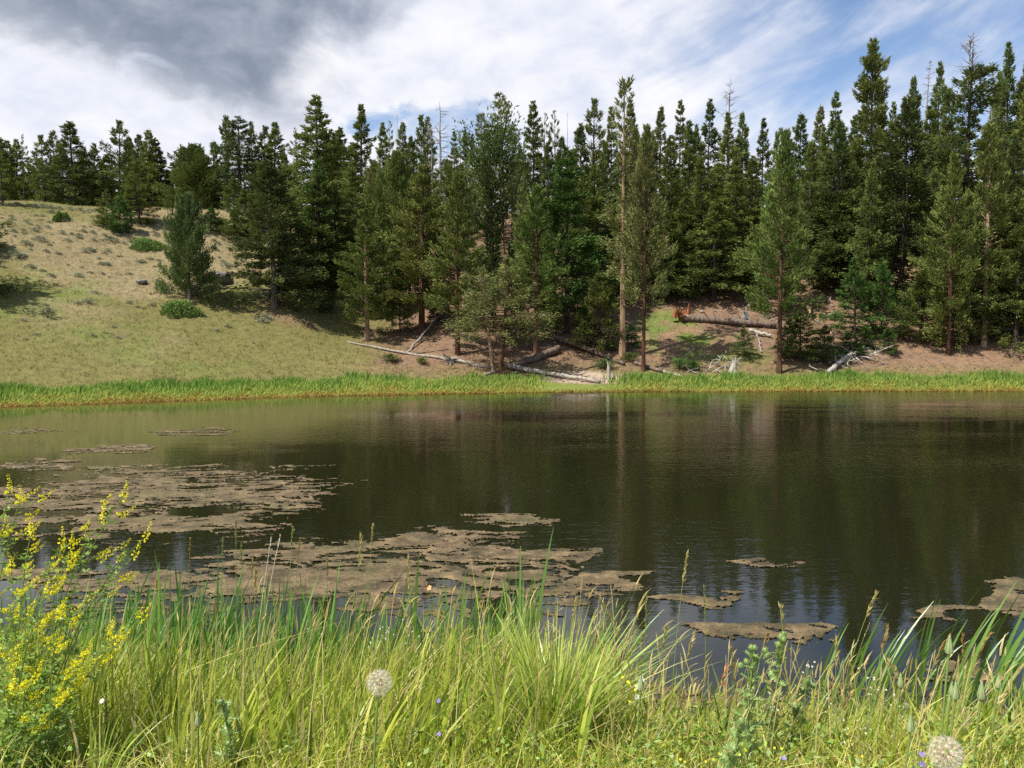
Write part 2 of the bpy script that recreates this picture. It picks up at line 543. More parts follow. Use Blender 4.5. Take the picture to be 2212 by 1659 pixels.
def _ground(t, bs):
    a = t.new('ShaderNodeAttribute', attribute_name='col')
    g = t.new('ShaderNodeNewGeometry')
    n = t.noise(g.outputs['Position'], 1.6, 6, 0.7)
    f = t.noise(g.outputs['Position'], 14.0, 4, 0.7)
    c = t.mix(1.0, a.outputs['Color'], t.ramp(n, [(0.25, (0.62, 0.66, 0.66)), (0.5, (1, 1, 1)), (0.75, (1.35, 1.28, 1.2))]), 'MULTIPLY')
    c = t.mix(1.0, c, t.ramp(f, [(0.3, (0.62, 0.62, 0.62)), (0.55, (1, 1, 1)), (0.75, (1.4, 1.36, 1.3))]), 'MULTIPLY')
    t.l.new(c, bs.inputs['Base Color'])
    bs.inputs['Roughness'].default_value = 0.95
    bs.inputs['Specular IOR Level'].default_value = 0.1
    b = t.new('ShaderNodeBump')
    b.inputs['Strength'].default_value = 0.7
    b.inputs['Distance'].default_value = 0.12
    t.l.new(t.math('ADD', n, t.math('MULTIPLY', f, 0.4)), b.inputs['Height'])
    t.l.new(b.outputs[0], bs.inputs['Normal'])


def _water(t, bs):
    g = t.new('ShaderNodeNewGeometry')
    sp = t.new('ShaderNodeSeparateXYZ')
    t.l.new(g.outputs['Position'], sp.inputs[0])
    p = t.xyz(t.math('MULTIPLY', sp.outputs[0], 0.45), sp.outputs[1], 0.0)
    big = t.noise(t.xyz(t.math('MULTIPLY', sp.outputs[0], 0.035), t.math('MULTIPLY', sp.outputs[1], 0.11), 0.0), 1.0, 4, 0.6)
    r1 = t.noise(p, 4.2, 3, 0.55, 0.4)
    r2 = t.noise(p, 15.0, 2, 0.5, 0.3)
    # wind-ruffled water out on the pond, calm in the lee of the near bank and in the left bay
    ruff = t.math('MULTIPLY', t.smooth(sp.outputs[1], 10.0, 22.0, 0.10, 1.0), t.smooth(sp.outputs[0], -16.0, 4.0, 0.35, 1.0))
    ruff = t.math('MULTIPLY', ruff, t.smooth(big, 0.36, 0.60, 0.18, 1.45))
    h = t.math('ADD', t.math('MULTIPLY', r1, 0.0085), t.math('MULTIPLY', r2, 0.003))
    b = t.new('ShaderNodeBump')
    b.inputs['Strength'].default_value = 1.0
    b.inputs['Distance'].default_value = 1.0
    t.l.new(t.math('MULTIPLY', h, ruff), b.inputs['Height'])
    t.l.new(b.outputs[0], bs.inputs['Normal'])
    # turbid olive base colour in the left bay, painted in to brighten the hill's reflection
    bay_refl = t.math('MULTIPLY', t.smooth(sp.outputs[0], 0.0, -16.0), t.smooth(sp.outputs[1], 18.0, 36.0))
    t.l.new(t.mix(bay_refl, rgba((0.012, 0.0125, 0.005)), rgba((0.060, 0.058, 0.019))), bs.inputs['Base Color'])
    bs.inputs['Roughness'].default_value = 0.03
    bs.inputs['IOR'].default_value = 1.40


def _algae(t, bs):
    g = t.new('ShaderNodeNewGeometry')
    n = t.noise(g.outputs['Position'], 2.2, 6, 0.65)
    f = t.noise(g.outputs['Position'], 22.0, 4, 0.7)
    c = t.ramp(n, [(0.3, (0.035, 0.028, 0.014)), (0.42, (0.085, 0.064, 0.029)), (0.54, (0.165, 0.117, 0.060)), (0.7, (0.29, 0.208, 0.108))])
    bg = t.noise(g.outputs['Position'], 0.35, 4, 0.6)
    c = t.mix(t.smooth(bg, 0.45, 0.7, 0.0, 0.55), c, rgba((0.12, 0.112, 0.040)))
    sz = t.new('ShaderNodeSeparateXYZ')
    t.l.new(g.outputs['Position'], sz.inputs[0])
    c = t.mix(t.smooth(sz.outputs[2], 0.012, 0.001, 0.0, 0.6), c, rgba((0.06, 0.05, 0.024)))
    c = t.mix(1.0, c, t.ramp(f, [(0.3, (0.5, 0.5, 0.5)), (0.55, (1, 1, 1)), (0.75, (1.3, 1.25, 1.15))]), 'MULTIPLY')
    t.l.new(c, bs.inputs['Base Color'])
    # the film thins out to nothing where it sinks under the surface
    thin = t.math('ADD', t.smooth(sz.outputs[2], 0.0, 0.011), t.math('MULTIPLY', t.math('SUBTRACT', f, 0.5), 1.6), clamp=True)
    t.l.new(t.math('MAXIMUM', thin, t.smooth(sz.outputs[2], 0.008, 0.014)), bs.inputs['Alpha'])
    bs.inputs['Roughness'].default_value = 0.55
    bs.inputs['Specular IOR Level'].default_value = 0.35
    b = t.new('ShaderNodeBump')
    b.inputs['Strength'].default_value = 0.8
    b.inputs['Distance'].default_value = 0.03
    t.l.new(f, b.inputs['Height'])
    t.l.new(b.outputs[0], bs.inputs['Normal'])


def _rock(c0, c1_):
    def f(t, bs):
        co = t.new('ShaderNodeTexCoord')
        n = t.noise(co.outputs['Object'], 3.0, 7, 0.7)
        t.l.new(t.ramp(n, [(0.3, c0), (0.7, c1_)]), bs.inputs['Base Color'])
        bs.inputs['Roughness'].default_value = 0.9
        b = t.new('ShaderNodeBump')
        b.inputs['Strength'].default_value = 0.7
        b.inputs['Distance'].default_value = 0.08
        t.l.new(n, b.inputs['Height'])
        t.l.new(b.outputs[0], bs.inputs['Normal'])
    return f


M['ground'] = simple_mat('ground', _ground)
M['water'] = simple_mat('pond_water', _water)
M['algae'] = simple_mat('floating_algae', _algae)
M['rock'] = simple_mat('rock', _rock((0.10, 0.085, 0.085), (0.27, 0.235, 0.225)))
M['rock_pale'] = simple_mat('rock_pale', _rock((0.24, 0.21, 0.19), (0.42, 0.38, 0.34)))
def _grav(t, bs):
    a = t.new('ShaderNodeAttribute', attribute_name='v')
    t.l.new(t.ramp(a.outputs['Fac'], [(0, (0.16, 0.13, 0.11)), (0.6, (0.34, 0.30, 0.26)), (1, (0.52, 0.48, 0.43))]), bs.inputs['Base Color'])
    bs.inputs['Roughness'].default_value = 0.9
M['gravel'] = simple_mat('gravel_stone', _grav)

# ------------------------------------------------------------------ ground sheet
def axis(parts):
    out = []
    for a, b, s in parts:
        out.append(np.arange(a, b, s))
    return np.concatenate(out)


def blob(X, Y, px, py, rx, ry):
    """world-space ellipse around the ground point seen at px,py; radii in metres"""
    p = hit(px, py)
    return np.clip(1 - ((X - p.x) / rx) ** 2 - ((Y - p.y) / ry) ** 2, 0, 1)


def ground_colour(X, Y):
    t = Y - np.interp(X, SHX, SHY)
    n = fbm(X * 0.16, Y * 0.16, 4, 31)
    n2 = fbm(X * 0.5, Y * 0.5, 4, 41)
    meadow = np.array([0.165, 0.152, 0.056])
    tan = np.array([0.25, 0.20, 0.115])
    soil = np.array([0.215, 0.135, 0.090])
    lush = np.array([0.12, 0.19, 0.035])
    sand = np.array([0.45, 0.35, 0.27])
    c = np.ones(X.shape + (3,)) * meadow
    wt = sstep(n + 0.5 * blob(X, Y, 330, 520, 11, 20) + 0.35 * blob(X, Y, 480, 540, 8, 14) + 0.35 * blob(X, Y, 270, 600, 6, 6) + 0.0055 * (t - 24), 0.52, 0.88)
    c = c + (tan - c) * (wt * 0.85)[..., None]
    wg = sstep(n2 * 0.7 + 0.45 * blob(X, Y, 80, 640, 6, 8) + 0.35 * blob(X, Y, 530, 620, 4, 5) + 0.25 * blob(X, Y, 300, 760, 9, 4), 0.5, 0.8)
    c = c + (lush - c) * (wg * 0.36)[..., None]
    edge = -11.0 - 0.10 * (Y - 62) + (n2 - 0.5) * 5
    ws = sstep(X - edge, -1.0, 3.0) * sstep(t, 5.0, 9.0)
    ws = ws + 0.8 * blob(X, Y, 620, 690, 3.0, 1.2)
    gp = blob(X, Y, 1480, 740, 3.6, 4.5) + blob(X, Y, 1440, 700, 3, 3) + 0.8 * blob(X, Y, 1090, 570, 4, 6) + 0.6 * blob(X, Y, 1600, 770, 3, 2)
    gp = np.clip(gp * 1.3, 0, 1) * sstep(n2, 0.25, 0.5)
    ws = np.clip(ws, 0, 1)
    c = c + (soil * (0.8 + 0.5 * n[..., None]) - c) * (ws * 0.93)[..., None]
    c = c + (lush * 0.95 - c) * (gp * 0.85)[..., None]
    w2 = np.clip(blob(X, Y, 1270, 820, 3.6, 2.2) * 1.7, 0, 1)
    c = c + (sand - c) * w2[..., None]
    # wet strip by the water, gravel shoulder near the camera
    c = np.where((t < 5.5)[..., None] & (t > -1)[..., None] & (w2 < 0.05)[..., None], np.array([0.17, 0.21, 0.05]), c)
    c = np.where((Y < 20)[..., None], np.array([0.16, 0.145, 0.075]), c)
    gr = sstep(Y + 0.25 * (n2 - 0.5) + 0.0 * X, 3.15, 2.9)
    c = c + (np.array([0.30, 0.26, 0.22]) - c) * gr[..., None]
    c = np.where((t < -0.05)[..., None] & (Y > 9.0)[..., None], np.array([0.05, 0.045, 0.02]), c)
    return c


gx = np.concatenate([[-3000, -1500, -700, -350, -220, -150, -120], np.arange(-100, -60, 2.0), np.arange(-60, -8, 0.4), np.arange(-8, 8, 0.12), np.arange(8, 60, 0.4), np.arange(60, 101, 2.0), [120, 150, 220, 350, 700, 1500, 3000]])
gy = np.concatenate([[-3000, -900, -300, -100, -40, -15, -6], np.arange(-3, 2, 0.5), np.arange(2, 9.6, 0.1), np.arange(9.6, 40, 1.0), np.arange(40, 116, 0.35), np.arange(116, 160, 3), [180, 230, 320, 600, 1500, 3500]])
GX, GY = np.meshgrid(gx, gy)
GZ = terrain(GX, GY)
nx, ny = len(gx), len(gy)
ii = (np.arange(ny - 1)[:, None] * nx + np.arange(nx - 1)[None, :]).ravel()
Q = np.stack([ii, ii + 1, ii + nx + 1, ii + nx], -1)
colr = np.concatenate([ground_colour(GX, GY), np.ones(GX.shape + (1,))], -1)
go = link('ground', mesh('ground', np.stack([GX, GY, GZ], -1).reshape(-1, 3), Q, None, [M['ground']], None, colr.reshape(-1, 4), True))
tag(go, 'grassy and bare earth hillside around the dark pond', 'ground', kind='structure')

wx, wy = np.linspace(-130, 130, 27), np.linspace(7.0, 62, 12)
WX, WY = np.meshgrid(wx, wy)
ii = (np.arange(11)[:, None] * 27 + np.arange(26)[None, :]).ravel()
wobj = link('water', mesh('water', np.stack([WX, WY, WX * 0], -1).reshape(-1, 3), np.stack([ii, ii + 1, ii + 28, ii + 27], -1), None, [M['water']], smooth=True))
tag(wobj, 'dark brown green pond water mirroring the wooded hill', 'water', kind='structure')

# ------------------------------------------------------------------ floating algae
def build_algae():
    us = np.linspace(-0.68, 0.68, 1300)
    ys = np.exp(np.linspace(math.log(8.2), math.log(44.0), 760))
    U, Y = np.meshgrid(us, ys)
    X = U * Y
    wob = (fbm(X * 0.5, Y * 0.5, 3, 71) - 0.5)
    Xd, Yd = X + wob * 2.0, Y + (fbm(X * 0.6, Y * 0.9, 3, 72) - 0.5) * 1.6
    fld = np.full(X.shape, -1.0)
    B = [(800, 1235, 430, 85, 1), (250, 1095, 440, 72, 1), (620, 1075, 120, 14, .8), (1285, 1268, 135, 32, 1), (1200, 1210, 70, 26, .95), (1040, 1312, 230, 20, .8),
         (380, 1290, 330, 60, .95), (120, 1240, 220, 22, .85), (1710, 1358, 140, 18, .72), (1800, 1385, 110, 8, .7), (1620, 1340, 80, 6, .6), (2190, 1292, 75, 45, 1), (2090, 1325, 80, 10, .8), (1500, 1284, 75, 10, .8),
         (1580, 1274, 70, 7, .75), (1560, 1545, 230, 26, .5), (1930, 1500, 120, 20, .5), (1010, 1395, 170, 30, .5), (2060, 1440, 120, 24, .5), (1780, 1420, 110, 10, .5),
         (235, 972, 75, 9, .7), (70, 1003, 100, 12, .75), (440, 931, 90, 7, .65), (60, 930, 120, 6, .6), (300, 1015, 150, 12, .7), (640, 1010, 70, 6, .55), (650, 1080, 110, 9, .7),
         (1080, 1127, 120, 12, .6), (1650, 1214, 40, 6, .6), (1350, 1235, 60, 6, .6), (480, 1190, 70, 5, .5)]
    for (px, py, rx, ry, s) in B:
        x0, y0 = onwater(px, py)
        _, ya = onwater(px, py - ry)
        _, yb = onwater(px, py + ry)
        RX, RY = rx / F * y0, (ya - yb) / 2
        r2 = ((Xd - x0) / RX) ** 2 + ((Yd - (ya + yb) / 2) / RY) ** 2
        fld = np.maximum(fld, np.minimum(s * 1.5 * (1 - np.clip(r2, 0, 4)), 0.50 * s))
    for (px, py, rx, ry, s) in [(300, 1196, 290, 13, 1.3), (620, 1125, 150, 10, 1.0), (430, 1110, 60, 11, 1.2), (760, 1150, 110, 14, .9), (1120, 1255, 70, 10, .7), (60, 1140, 90, 6, .7), (900, 1310, 120, 6, .6), (470, 1040, 90, 6, .7)]:
        x0, y0 = onwater(px, py)
        _, ya = onwater(px, py - ry)
        _, yb = onwater(px, py + ry)
        RX, RY = rx / F * y0, (ya - yb) / 2
        fld = fld - s * np.clip(1.3 - ((Xd - x0) / RX) ** 2 - ((Yd - (ya + yb) / 2) / RY) ** 2, 0, 1)
    n = fbm(X * 0.42 + wob * 3, Y * 1.5, 5, 81, 0.62) - 0.5
    nf = fbm(X * 2.6 + wob * 10, Y * 6.5 + wob * 8 + X * .25, 5, 91, 0.68) - 0.5
    fld = np.where(fld > -0.9, fld + n * 2.2 + nf * 3.4, -1)
    inside = fld > 0.01
    Z = np.clip((fld - 0.08) * 0.05, -0.006, 0.014) + 0.016 * np.clip(fbm(X * 4, Y * 4, 3, 95) - 0.35, 0, 1) * np.clip((fld - 0.08) * 3, 0, 1)
    ny_, nx_ = X.shape
    cell = (inside[:-1, :-1].astype(int) + inside[1:, :-1] + inside[:-1, 1:] + inside[1:, 1:]) >= 4
    i, j = np.nonzero(cell)
    a = i * nx_ + j
    Qs = np.stack([a, a + 1, a + nx_ + 1, a + nx_], -1)
    V = np.stack([X, Y, Z], -1).reshape(-1, 3)
    used, inv = np.unique(Qs.ravel(), return_inverse=True)
    o = link('algae', mesh('algae', V[used], inv.reshape(-1, 4), None, [M['algae']], smooth=True))
    tag(o, 'brown mats of algae and weed floating on the pond', 'algae', kind='stuff')


build_algae()
# ------------------------------------------------------------------ trees
def sprays(bag, P, D, L, W, rng, v, cross=2):
    """needle sprays: rhombs at P pointing along D"""
    n = len(P)
    D = D / (np.linalg.norm(D, axis=1)[:, None] + 1e-9)
    for c in range(cross):
        r = rng.normal(size=(n, 3))
        A = np.cross(D, r)
        A /= np.linalg.norm(A, axis=1)[:, None] + 1e-9
        mid = P + D * (L * 0.45)[:, None]
        V = np.stack([P, mid + A * W[:, None], P + D * L[:, None], mid - A * W[:, None]], 1)
        Q = np.arange(n)[:, None] * 4 + np.arange(4)[None]
        bag.add(V.reshape(-1, 3), Q, None, np.clip(v + rng.normal(size=n) * 0.06, 0, 1))


def trunk_tube(bag, H, r0, rng, z0=-0.5, top=0.98, k=8, wob=0.10, lean=(0, 0)):
    zs = np.linspace(z0, H * top, 12)
    f = (zs - z0) / (H * top - z0)
    px = np.cumsum(rng.normal(size=12)) * wob * 0.3 * f + lean[0] * f
    py = np.cumsum(rng.normal(size=12)) * wob * 0.3 * f + lean[1] * f
    rad = r0 * (1 - f) ** 0.8 + 0.012
    rad[0] *= 1.35
    bag.tube(np.stack([px, py, zs], -1), rad, k)
    return lambda z: np.array([np.interp(z, zs, px), np.interp(z, zs, py), z])


def conifer(seed, H, Rm, prof, base, nb, per, spl, spw, pit, droop, r0, ends=0.25, spread=0.30, up=0.0, gap=0.0, dead=0, top=1.0, lean=(0, 0), jit=0.25, deadlen=1.0, tiers=0):
    rng = np.random.default_rng(seed)
    Rm = Rm * 1.42
    per = per * 1.05
    spw = spw * 0.80
    tb, cb = Bag(), Bag()
    axis_ = trunk_tube(tb, H, r0, rng, lean=lean)
    ph = rng.uniform(0, 6.28, 6)
    tf = rng.uniform(.78, 1.14, 40)
    vz = .04 if tiers else .055
    for i in range(nb):
        f = (i + rng.uniform()) / nb
        t = base + (top - base) * f ** 0.92
        if rng.uniform() < gap:
            continue
        tl = 1.0
        if tiers:
            lev = round(t * tiers)
            t = min(top, max(base * .8, (lev + rng.normal() * (.16 + .25 * max(0, f - .6))) / tiers))
            f = min(1.0, max(0.0, (t - base) / (top - base)))
            tl = tf[lev % 40]
        a = i * 2.39996 + rng.normal() * 0.5
        lump = 1 + 0.22 * math.sin(2 * a + ph[0] + 9 * t) + 0.15 * math.sin(3 * a + ph[1] - 14 * t) + 0.12 * math.sin(a + ph[2] + 31 * t)
        L = Rm * prof(f) * lump * tl * rng.uniform(0.66, 1.15)
        if L < 0.06:
            L = 0.06
        pi_ = pit[0] + (pit[1] - pit[0]) * f + rng.normal() * 0.14
        d = np.array([math.cos(a) * math.cos(pi_), math.sin(a) * math.cos(pi_), math.sin(pi_)])
        lat = np.array([-math.sin(a), math.cos(a), 0])
        o = axis_(t * H)
        n = max(5, int(per * (L + 0.25)))
        s = np.clip(ends + (1 - ends) * rng.uniform(size=n) ** 0.75, 0, 1)
        side = rng.normal(size=n) * 0.5
        wdt = spread * L * (1.08 - s) + 0.10 * spl / 0.3
        P = o + d * (L * s)[:, None] + lat * (side * wdt)[:, None]
        P[:, 2] += -droop * L * s ** 2 + rng.normal(size=n) * (0.05 + vz * L)
        Dv = d[None] * (0.75 + 0.5 * rng.uniform(size=n))[:, None] + lat * np.sign(side)[:, None] * rng.uniform(0.1, 0.9, n)[:, None] + rng.normal(size=(n, 3)) * jit
        Dv[:, 2] += up - droop * s
        ls = spl * rng.uniform(0.65, 1.3, n)
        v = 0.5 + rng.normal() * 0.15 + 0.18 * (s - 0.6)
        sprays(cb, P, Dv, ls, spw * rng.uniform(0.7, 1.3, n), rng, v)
        q = np.linspace(0, 0.85, 4)
        pts = o + d * (L * q)[:, None]
        pts[:, 2] -= droop * L * q ** 2
        tb.tube(pts, (0.018 + 0.010 * L) * (1 - q * 0.8), 3, cap=False)
    # leader
    n = 14
    P = axis_(H * top * 0.975) + rng.normal(size=(n, 3)) * [0.05, 0.05, 0.2]
    sprays(cb, P, np.array([[0, 0, 1.0]]) + rng.normal(size=(n, 3)) * 0.45, np.full(n, spl), np.full(n, spw), rng, np.full(n, 0.6))
    for i in range(dead):
        t = rng.uniform(0.08, base + 0.12)
        twig(tb, axis_(t * H), rng, rng.uniform(0.4, 1.0) * deadlen)
    return tb, cb


def twig(bag, o, rng, L, pit=(-0.5, 0.35), r=0.022, sub=2):
    a = rng.uniform(0, 6.28)
    p = rng.uniform(*pit)
    d = np.array([math.cos(a) * math.cos(p), math.sin(a) * math.cos(p), math.sin(p)])
    q = np.linspace(0, 1, 5)
    bendv = rng.normal(size=3) * 0.16
    pts = o + d * (L * q)[:, None] + bendv * (L * q ** 2)[:, None]
    bag.tube(pts, r * (1 - 0.8 * q), 4, cap=False)
    for _ in range(sub):
        s = rng.uniform(0.3, 0.9)
        o2 = pts[int(s * 4)]
        d2_ = d + rng.normal(size=3) * 0.6
        pts2 = o2 + d2_ * (L * 0.4 * q)[:, None]
        bag.tube(pts2, r * 0.5 * (1 - 0.8 * q), 3, cap=False)


PROTO = {}


def proto(kind, seed, H, Rm, tb, cb, mat, bark, extra=None):
    PROTO.setdefault(kind, []).append(dict(H=H, R=Rm, trunk=tb.build(kind + '_trunk', [M[bark]]), crown=cb.build(kind + '_crown', [M[mat]]) if cb else None,
                                           extra=extra, used=0))


def P_fir(f): return (1 - f) ** 0.86 * (0.55 + 0.45 * min(1, f / 0.12)) + 0.02
def P_narrow(f): return (1 - f) ** 0.74 * (0.5 + 0.5 * min(1, f / 0.2)) + 0.02
def P_pine(f): return (max(0.0, 1 - f) ** 0.78) * (0.66 + 0.34 * min(1, f / 0.22)) * (0.86 + 0.2 * math.sin(f * 33)) + 0.06
def P_col(f): return 0.85 * (max(0.0, 1 - f) ** 0.38) * (0.6 + 0.4 * math.sin(f * 9)) + 0.1
def P_oval(f): return (math.sin(math.pi * min(1, 0.24 + 0.76 * f)) ** 0.75) * (1 - 0.4 * f) + 0.05


for k in range(5):
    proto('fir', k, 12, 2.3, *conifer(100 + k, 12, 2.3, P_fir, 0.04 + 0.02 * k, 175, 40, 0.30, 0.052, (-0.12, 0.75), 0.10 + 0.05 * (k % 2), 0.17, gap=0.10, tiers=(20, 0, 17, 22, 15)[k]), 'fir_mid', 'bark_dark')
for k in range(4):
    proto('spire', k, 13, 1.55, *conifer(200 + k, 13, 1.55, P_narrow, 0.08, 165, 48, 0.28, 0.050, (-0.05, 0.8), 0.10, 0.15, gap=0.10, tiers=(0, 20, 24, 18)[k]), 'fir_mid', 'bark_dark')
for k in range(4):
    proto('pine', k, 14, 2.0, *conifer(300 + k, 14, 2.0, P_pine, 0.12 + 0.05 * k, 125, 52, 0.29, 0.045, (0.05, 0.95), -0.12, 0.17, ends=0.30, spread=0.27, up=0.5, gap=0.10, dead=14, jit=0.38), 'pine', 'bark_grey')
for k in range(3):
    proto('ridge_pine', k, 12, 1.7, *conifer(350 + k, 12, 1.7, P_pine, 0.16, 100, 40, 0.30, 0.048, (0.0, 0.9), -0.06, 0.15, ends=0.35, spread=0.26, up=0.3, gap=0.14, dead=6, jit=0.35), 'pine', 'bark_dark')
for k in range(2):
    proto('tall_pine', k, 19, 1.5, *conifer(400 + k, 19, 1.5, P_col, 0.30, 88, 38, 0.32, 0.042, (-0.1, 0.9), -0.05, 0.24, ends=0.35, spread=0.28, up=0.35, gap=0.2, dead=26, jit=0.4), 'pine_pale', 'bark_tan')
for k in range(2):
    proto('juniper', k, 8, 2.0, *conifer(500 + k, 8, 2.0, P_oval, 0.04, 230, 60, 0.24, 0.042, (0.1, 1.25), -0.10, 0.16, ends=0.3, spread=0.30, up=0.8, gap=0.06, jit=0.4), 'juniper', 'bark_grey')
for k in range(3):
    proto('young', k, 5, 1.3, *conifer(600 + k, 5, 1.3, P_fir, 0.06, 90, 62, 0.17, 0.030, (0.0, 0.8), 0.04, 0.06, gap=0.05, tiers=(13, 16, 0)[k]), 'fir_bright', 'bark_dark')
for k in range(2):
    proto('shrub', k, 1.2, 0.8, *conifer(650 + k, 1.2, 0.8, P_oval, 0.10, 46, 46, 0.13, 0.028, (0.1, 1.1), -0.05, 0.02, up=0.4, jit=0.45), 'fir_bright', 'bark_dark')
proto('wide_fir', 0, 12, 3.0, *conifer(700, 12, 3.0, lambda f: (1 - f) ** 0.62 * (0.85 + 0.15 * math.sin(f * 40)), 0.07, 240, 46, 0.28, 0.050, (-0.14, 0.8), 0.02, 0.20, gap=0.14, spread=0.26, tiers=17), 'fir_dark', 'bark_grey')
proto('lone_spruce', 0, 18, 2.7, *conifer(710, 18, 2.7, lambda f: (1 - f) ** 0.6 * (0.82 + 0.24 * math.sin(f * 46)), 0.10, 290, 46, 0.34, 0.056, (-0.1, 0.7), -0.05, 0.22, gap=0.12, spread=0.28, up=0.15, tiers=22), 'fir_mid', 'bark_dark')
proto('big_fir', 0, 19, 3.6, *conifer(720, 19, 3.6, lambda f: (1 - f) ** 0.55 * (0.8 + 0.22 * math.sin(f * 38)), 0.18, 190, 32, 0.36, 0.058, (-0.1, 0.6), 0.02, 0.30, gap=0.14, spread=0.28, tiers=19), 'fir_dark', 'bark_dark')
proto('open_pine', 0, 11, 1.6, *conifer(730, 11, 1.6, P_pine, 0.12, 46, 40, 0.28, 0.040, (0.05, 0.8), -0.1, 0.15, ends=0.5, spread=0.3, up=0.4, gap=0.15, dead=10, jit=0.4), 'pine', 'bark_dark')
# sparse leaning pine with dead lower twigs
proto('lean_pine', 0, 10, 1.9, *conifer(740, 10, 1.9, P_oval, 0.36, 52, 36, 0.24, 0.036, (-0.2, 0.8), 0.05, 0.15, ends=0.3, spread=0.3, up=0.3, gap=0.1, dead=26, lean=(-0.9, 0), jit=0.5, deadlen=1.5), 'pine_pale', 'bark_red')
proto('lean_pine', 1, 10, 1.9, *conifer(741, 10, 2.2, P_oval, 0.34, 60, 36, 0.24, 0.036, (-0.2, 0.8), 0.05, 0.15, ends=0.3, spread=0.3, up=0.3, gap=0.1, dead=20, lean=(0.7, 0), jit=0.5, deadlen=1.3), 'pine_pale', 'bark_red')


def make_old_giant():
    rng = np.random.default_rng(77)
    tb, cb = conifer(750, 20, 3.0, lambda f: (0.55 + 0.45 * math.sin(f * 17)) * (1 - 0.55 * f) + 0.1, 0.20, 190, 44, 0.34, 0.056, (-0.15, 0.5), 0.03, 0.30, gap=0.14, top=0.86, spread=0.3)
    db = Bag()
    for _ in range(34):
        z = rng.uniform(16.2, 20)
        twig(db, np.array([0, 0, z]), rng, rng.uniform(0.7, 1.7) * (21.5 - z) / 4, (0.1, 1.1), 0.045, 3)
    return tb, cb, db


tb, cb, db = make_old_giant()
proto('old_giant', 0, 20, 2.8, tb, cb, 'fir_dark', 'bark_dark', ('dead_top', db.build('dead_top', [M['dead_grey']])))


def make_candelabra():
    rng = np.random.default_rng(91)
    H = 14
    tb, cb = Bag(), Bag()
    ax = trunk_tube(tb, H, 0.24, rng, top=0.97)
    limbs = [(ax, 3.0, H, None)]
    for i in range(9):
        z = 6.0 + i * 0.75
        a = i * 2.4 + 0.4
        r = 2.4 * (1 - 0.05 * i)
        q = np.linspace(0, 1, 8)
        pts = np.stack([math.cos(a) * r * q ** 0.7, math.sin(a) * r * q ** 0.7, z + (4.8 - 0.25 * i) * q ** 1.5], -1)
        tb.tube(pts, 0.09 * (1 - q * 0.75), 5)
        n = 430
        s = rng.uniform(0.05, 1, n)
        P = np.stack([np.interp(s, q, pts[:, j]) for j in range(3)], -1) + rng.normal(size=(n, 3)) * (0.16 + 0.3 * s[:, None])
        sprays(cb, P, np.array([[math.cos(a) * .4, math.sin(a) * .4, 0.9]]) + rng.normal(size=(n, 3)) * 0.5, rng.uniform(.2, .36, n), rng.uniform(.03, .055, n), rng, 0.45 + rng.normal() * 0.12)
    n = 3300
    z = H * (0.14 + 0.85 * rng.uniform(size=n))
    rr = (0.16 + 0.85 * sstep(z, 7, 11) * sstep(z, 14.2, 11)) * np.abs(rng.normal(size=n))
    a = rng.uniform(0, 6.28, n)
    P = np.stack([np.cos(a) * (rr + 0.15), np.sin(a) * (rr + 0.15), z], -1)
    sprays(cb, P, np.stack([np.cos(a), np.sin(a), np.full(n, 0.6)], -1) + rng.normal(size=(n, 3)) * 0.4, rng.uniform(.2, .36, n), rng.uniform(.03, .055, n), rng, np.full(n, 0.4))
    return tb, cb


proto('candelabra', 0, 14, 2.4, *make_candelabra(), 'fir_dark', 'bark_dark')


def make_snag(seed, H, nb, Lm, r0, z0=0.35, pit=(-0.3, 0.7)):
    rng = np.random.default_rng(seed)
    tb, bb = Bag(), Bag()
    ax = trunk_tube(tb, H, r0, rng, wob=0.2)
    for i in range(nb):
        z = H * rng.uniform(z0, 0.98)
        twig(bb, ax(z), rng, Lm * (1.15 - z / H) * rng.uniform(0.5, 1.3), pit, 0.03, 3)
    return tb, bb


for k, (H, nb, Lm, r0, z0, pit) in enumerate([(12, 44, 2.6, 0.13, 0.25, (-0.3, 0.7)), (11, 50, 2.4, 0.16, 0.4, (-0.1, 0.9)), (11, 22, 0.9, 0.07, 0.2, (-0.4, 0.3)), (12, 60, 1.7, 0.12, 0.3, (-0.5, 0.4))]):
    tb, bb = make_snag(800 + k, H, nb, Lm, r0, z0, pit)
    PROTO.setdefault('snag', []).append(dict(H=H, R=1.6, trunk=tb.build('snag_trunk', [M['dead_grey']]), crown=None, extra=('dead_branches', bb.build('snag_branches', [M['dead_grey']])), used=0))

NAMES = dict(fir='fir_tree', spire='fir_tree', pine='pine_tree', ridge_pine='pine_tree', tall_pine='pine_tree', juniper='bushy_conifer', young='young_fir', shrub='conifer_shrub', wide_fir='fir_tree',
             lone_spruce='spruce_tree', big_fir='fir_tree', open_pine='pine_tree', lean_pine='pine_tree', old_giant='fir_tree', candelabra='conifer_tree', snag='dead_tree')
trng = random.Random(5)
ALL = []


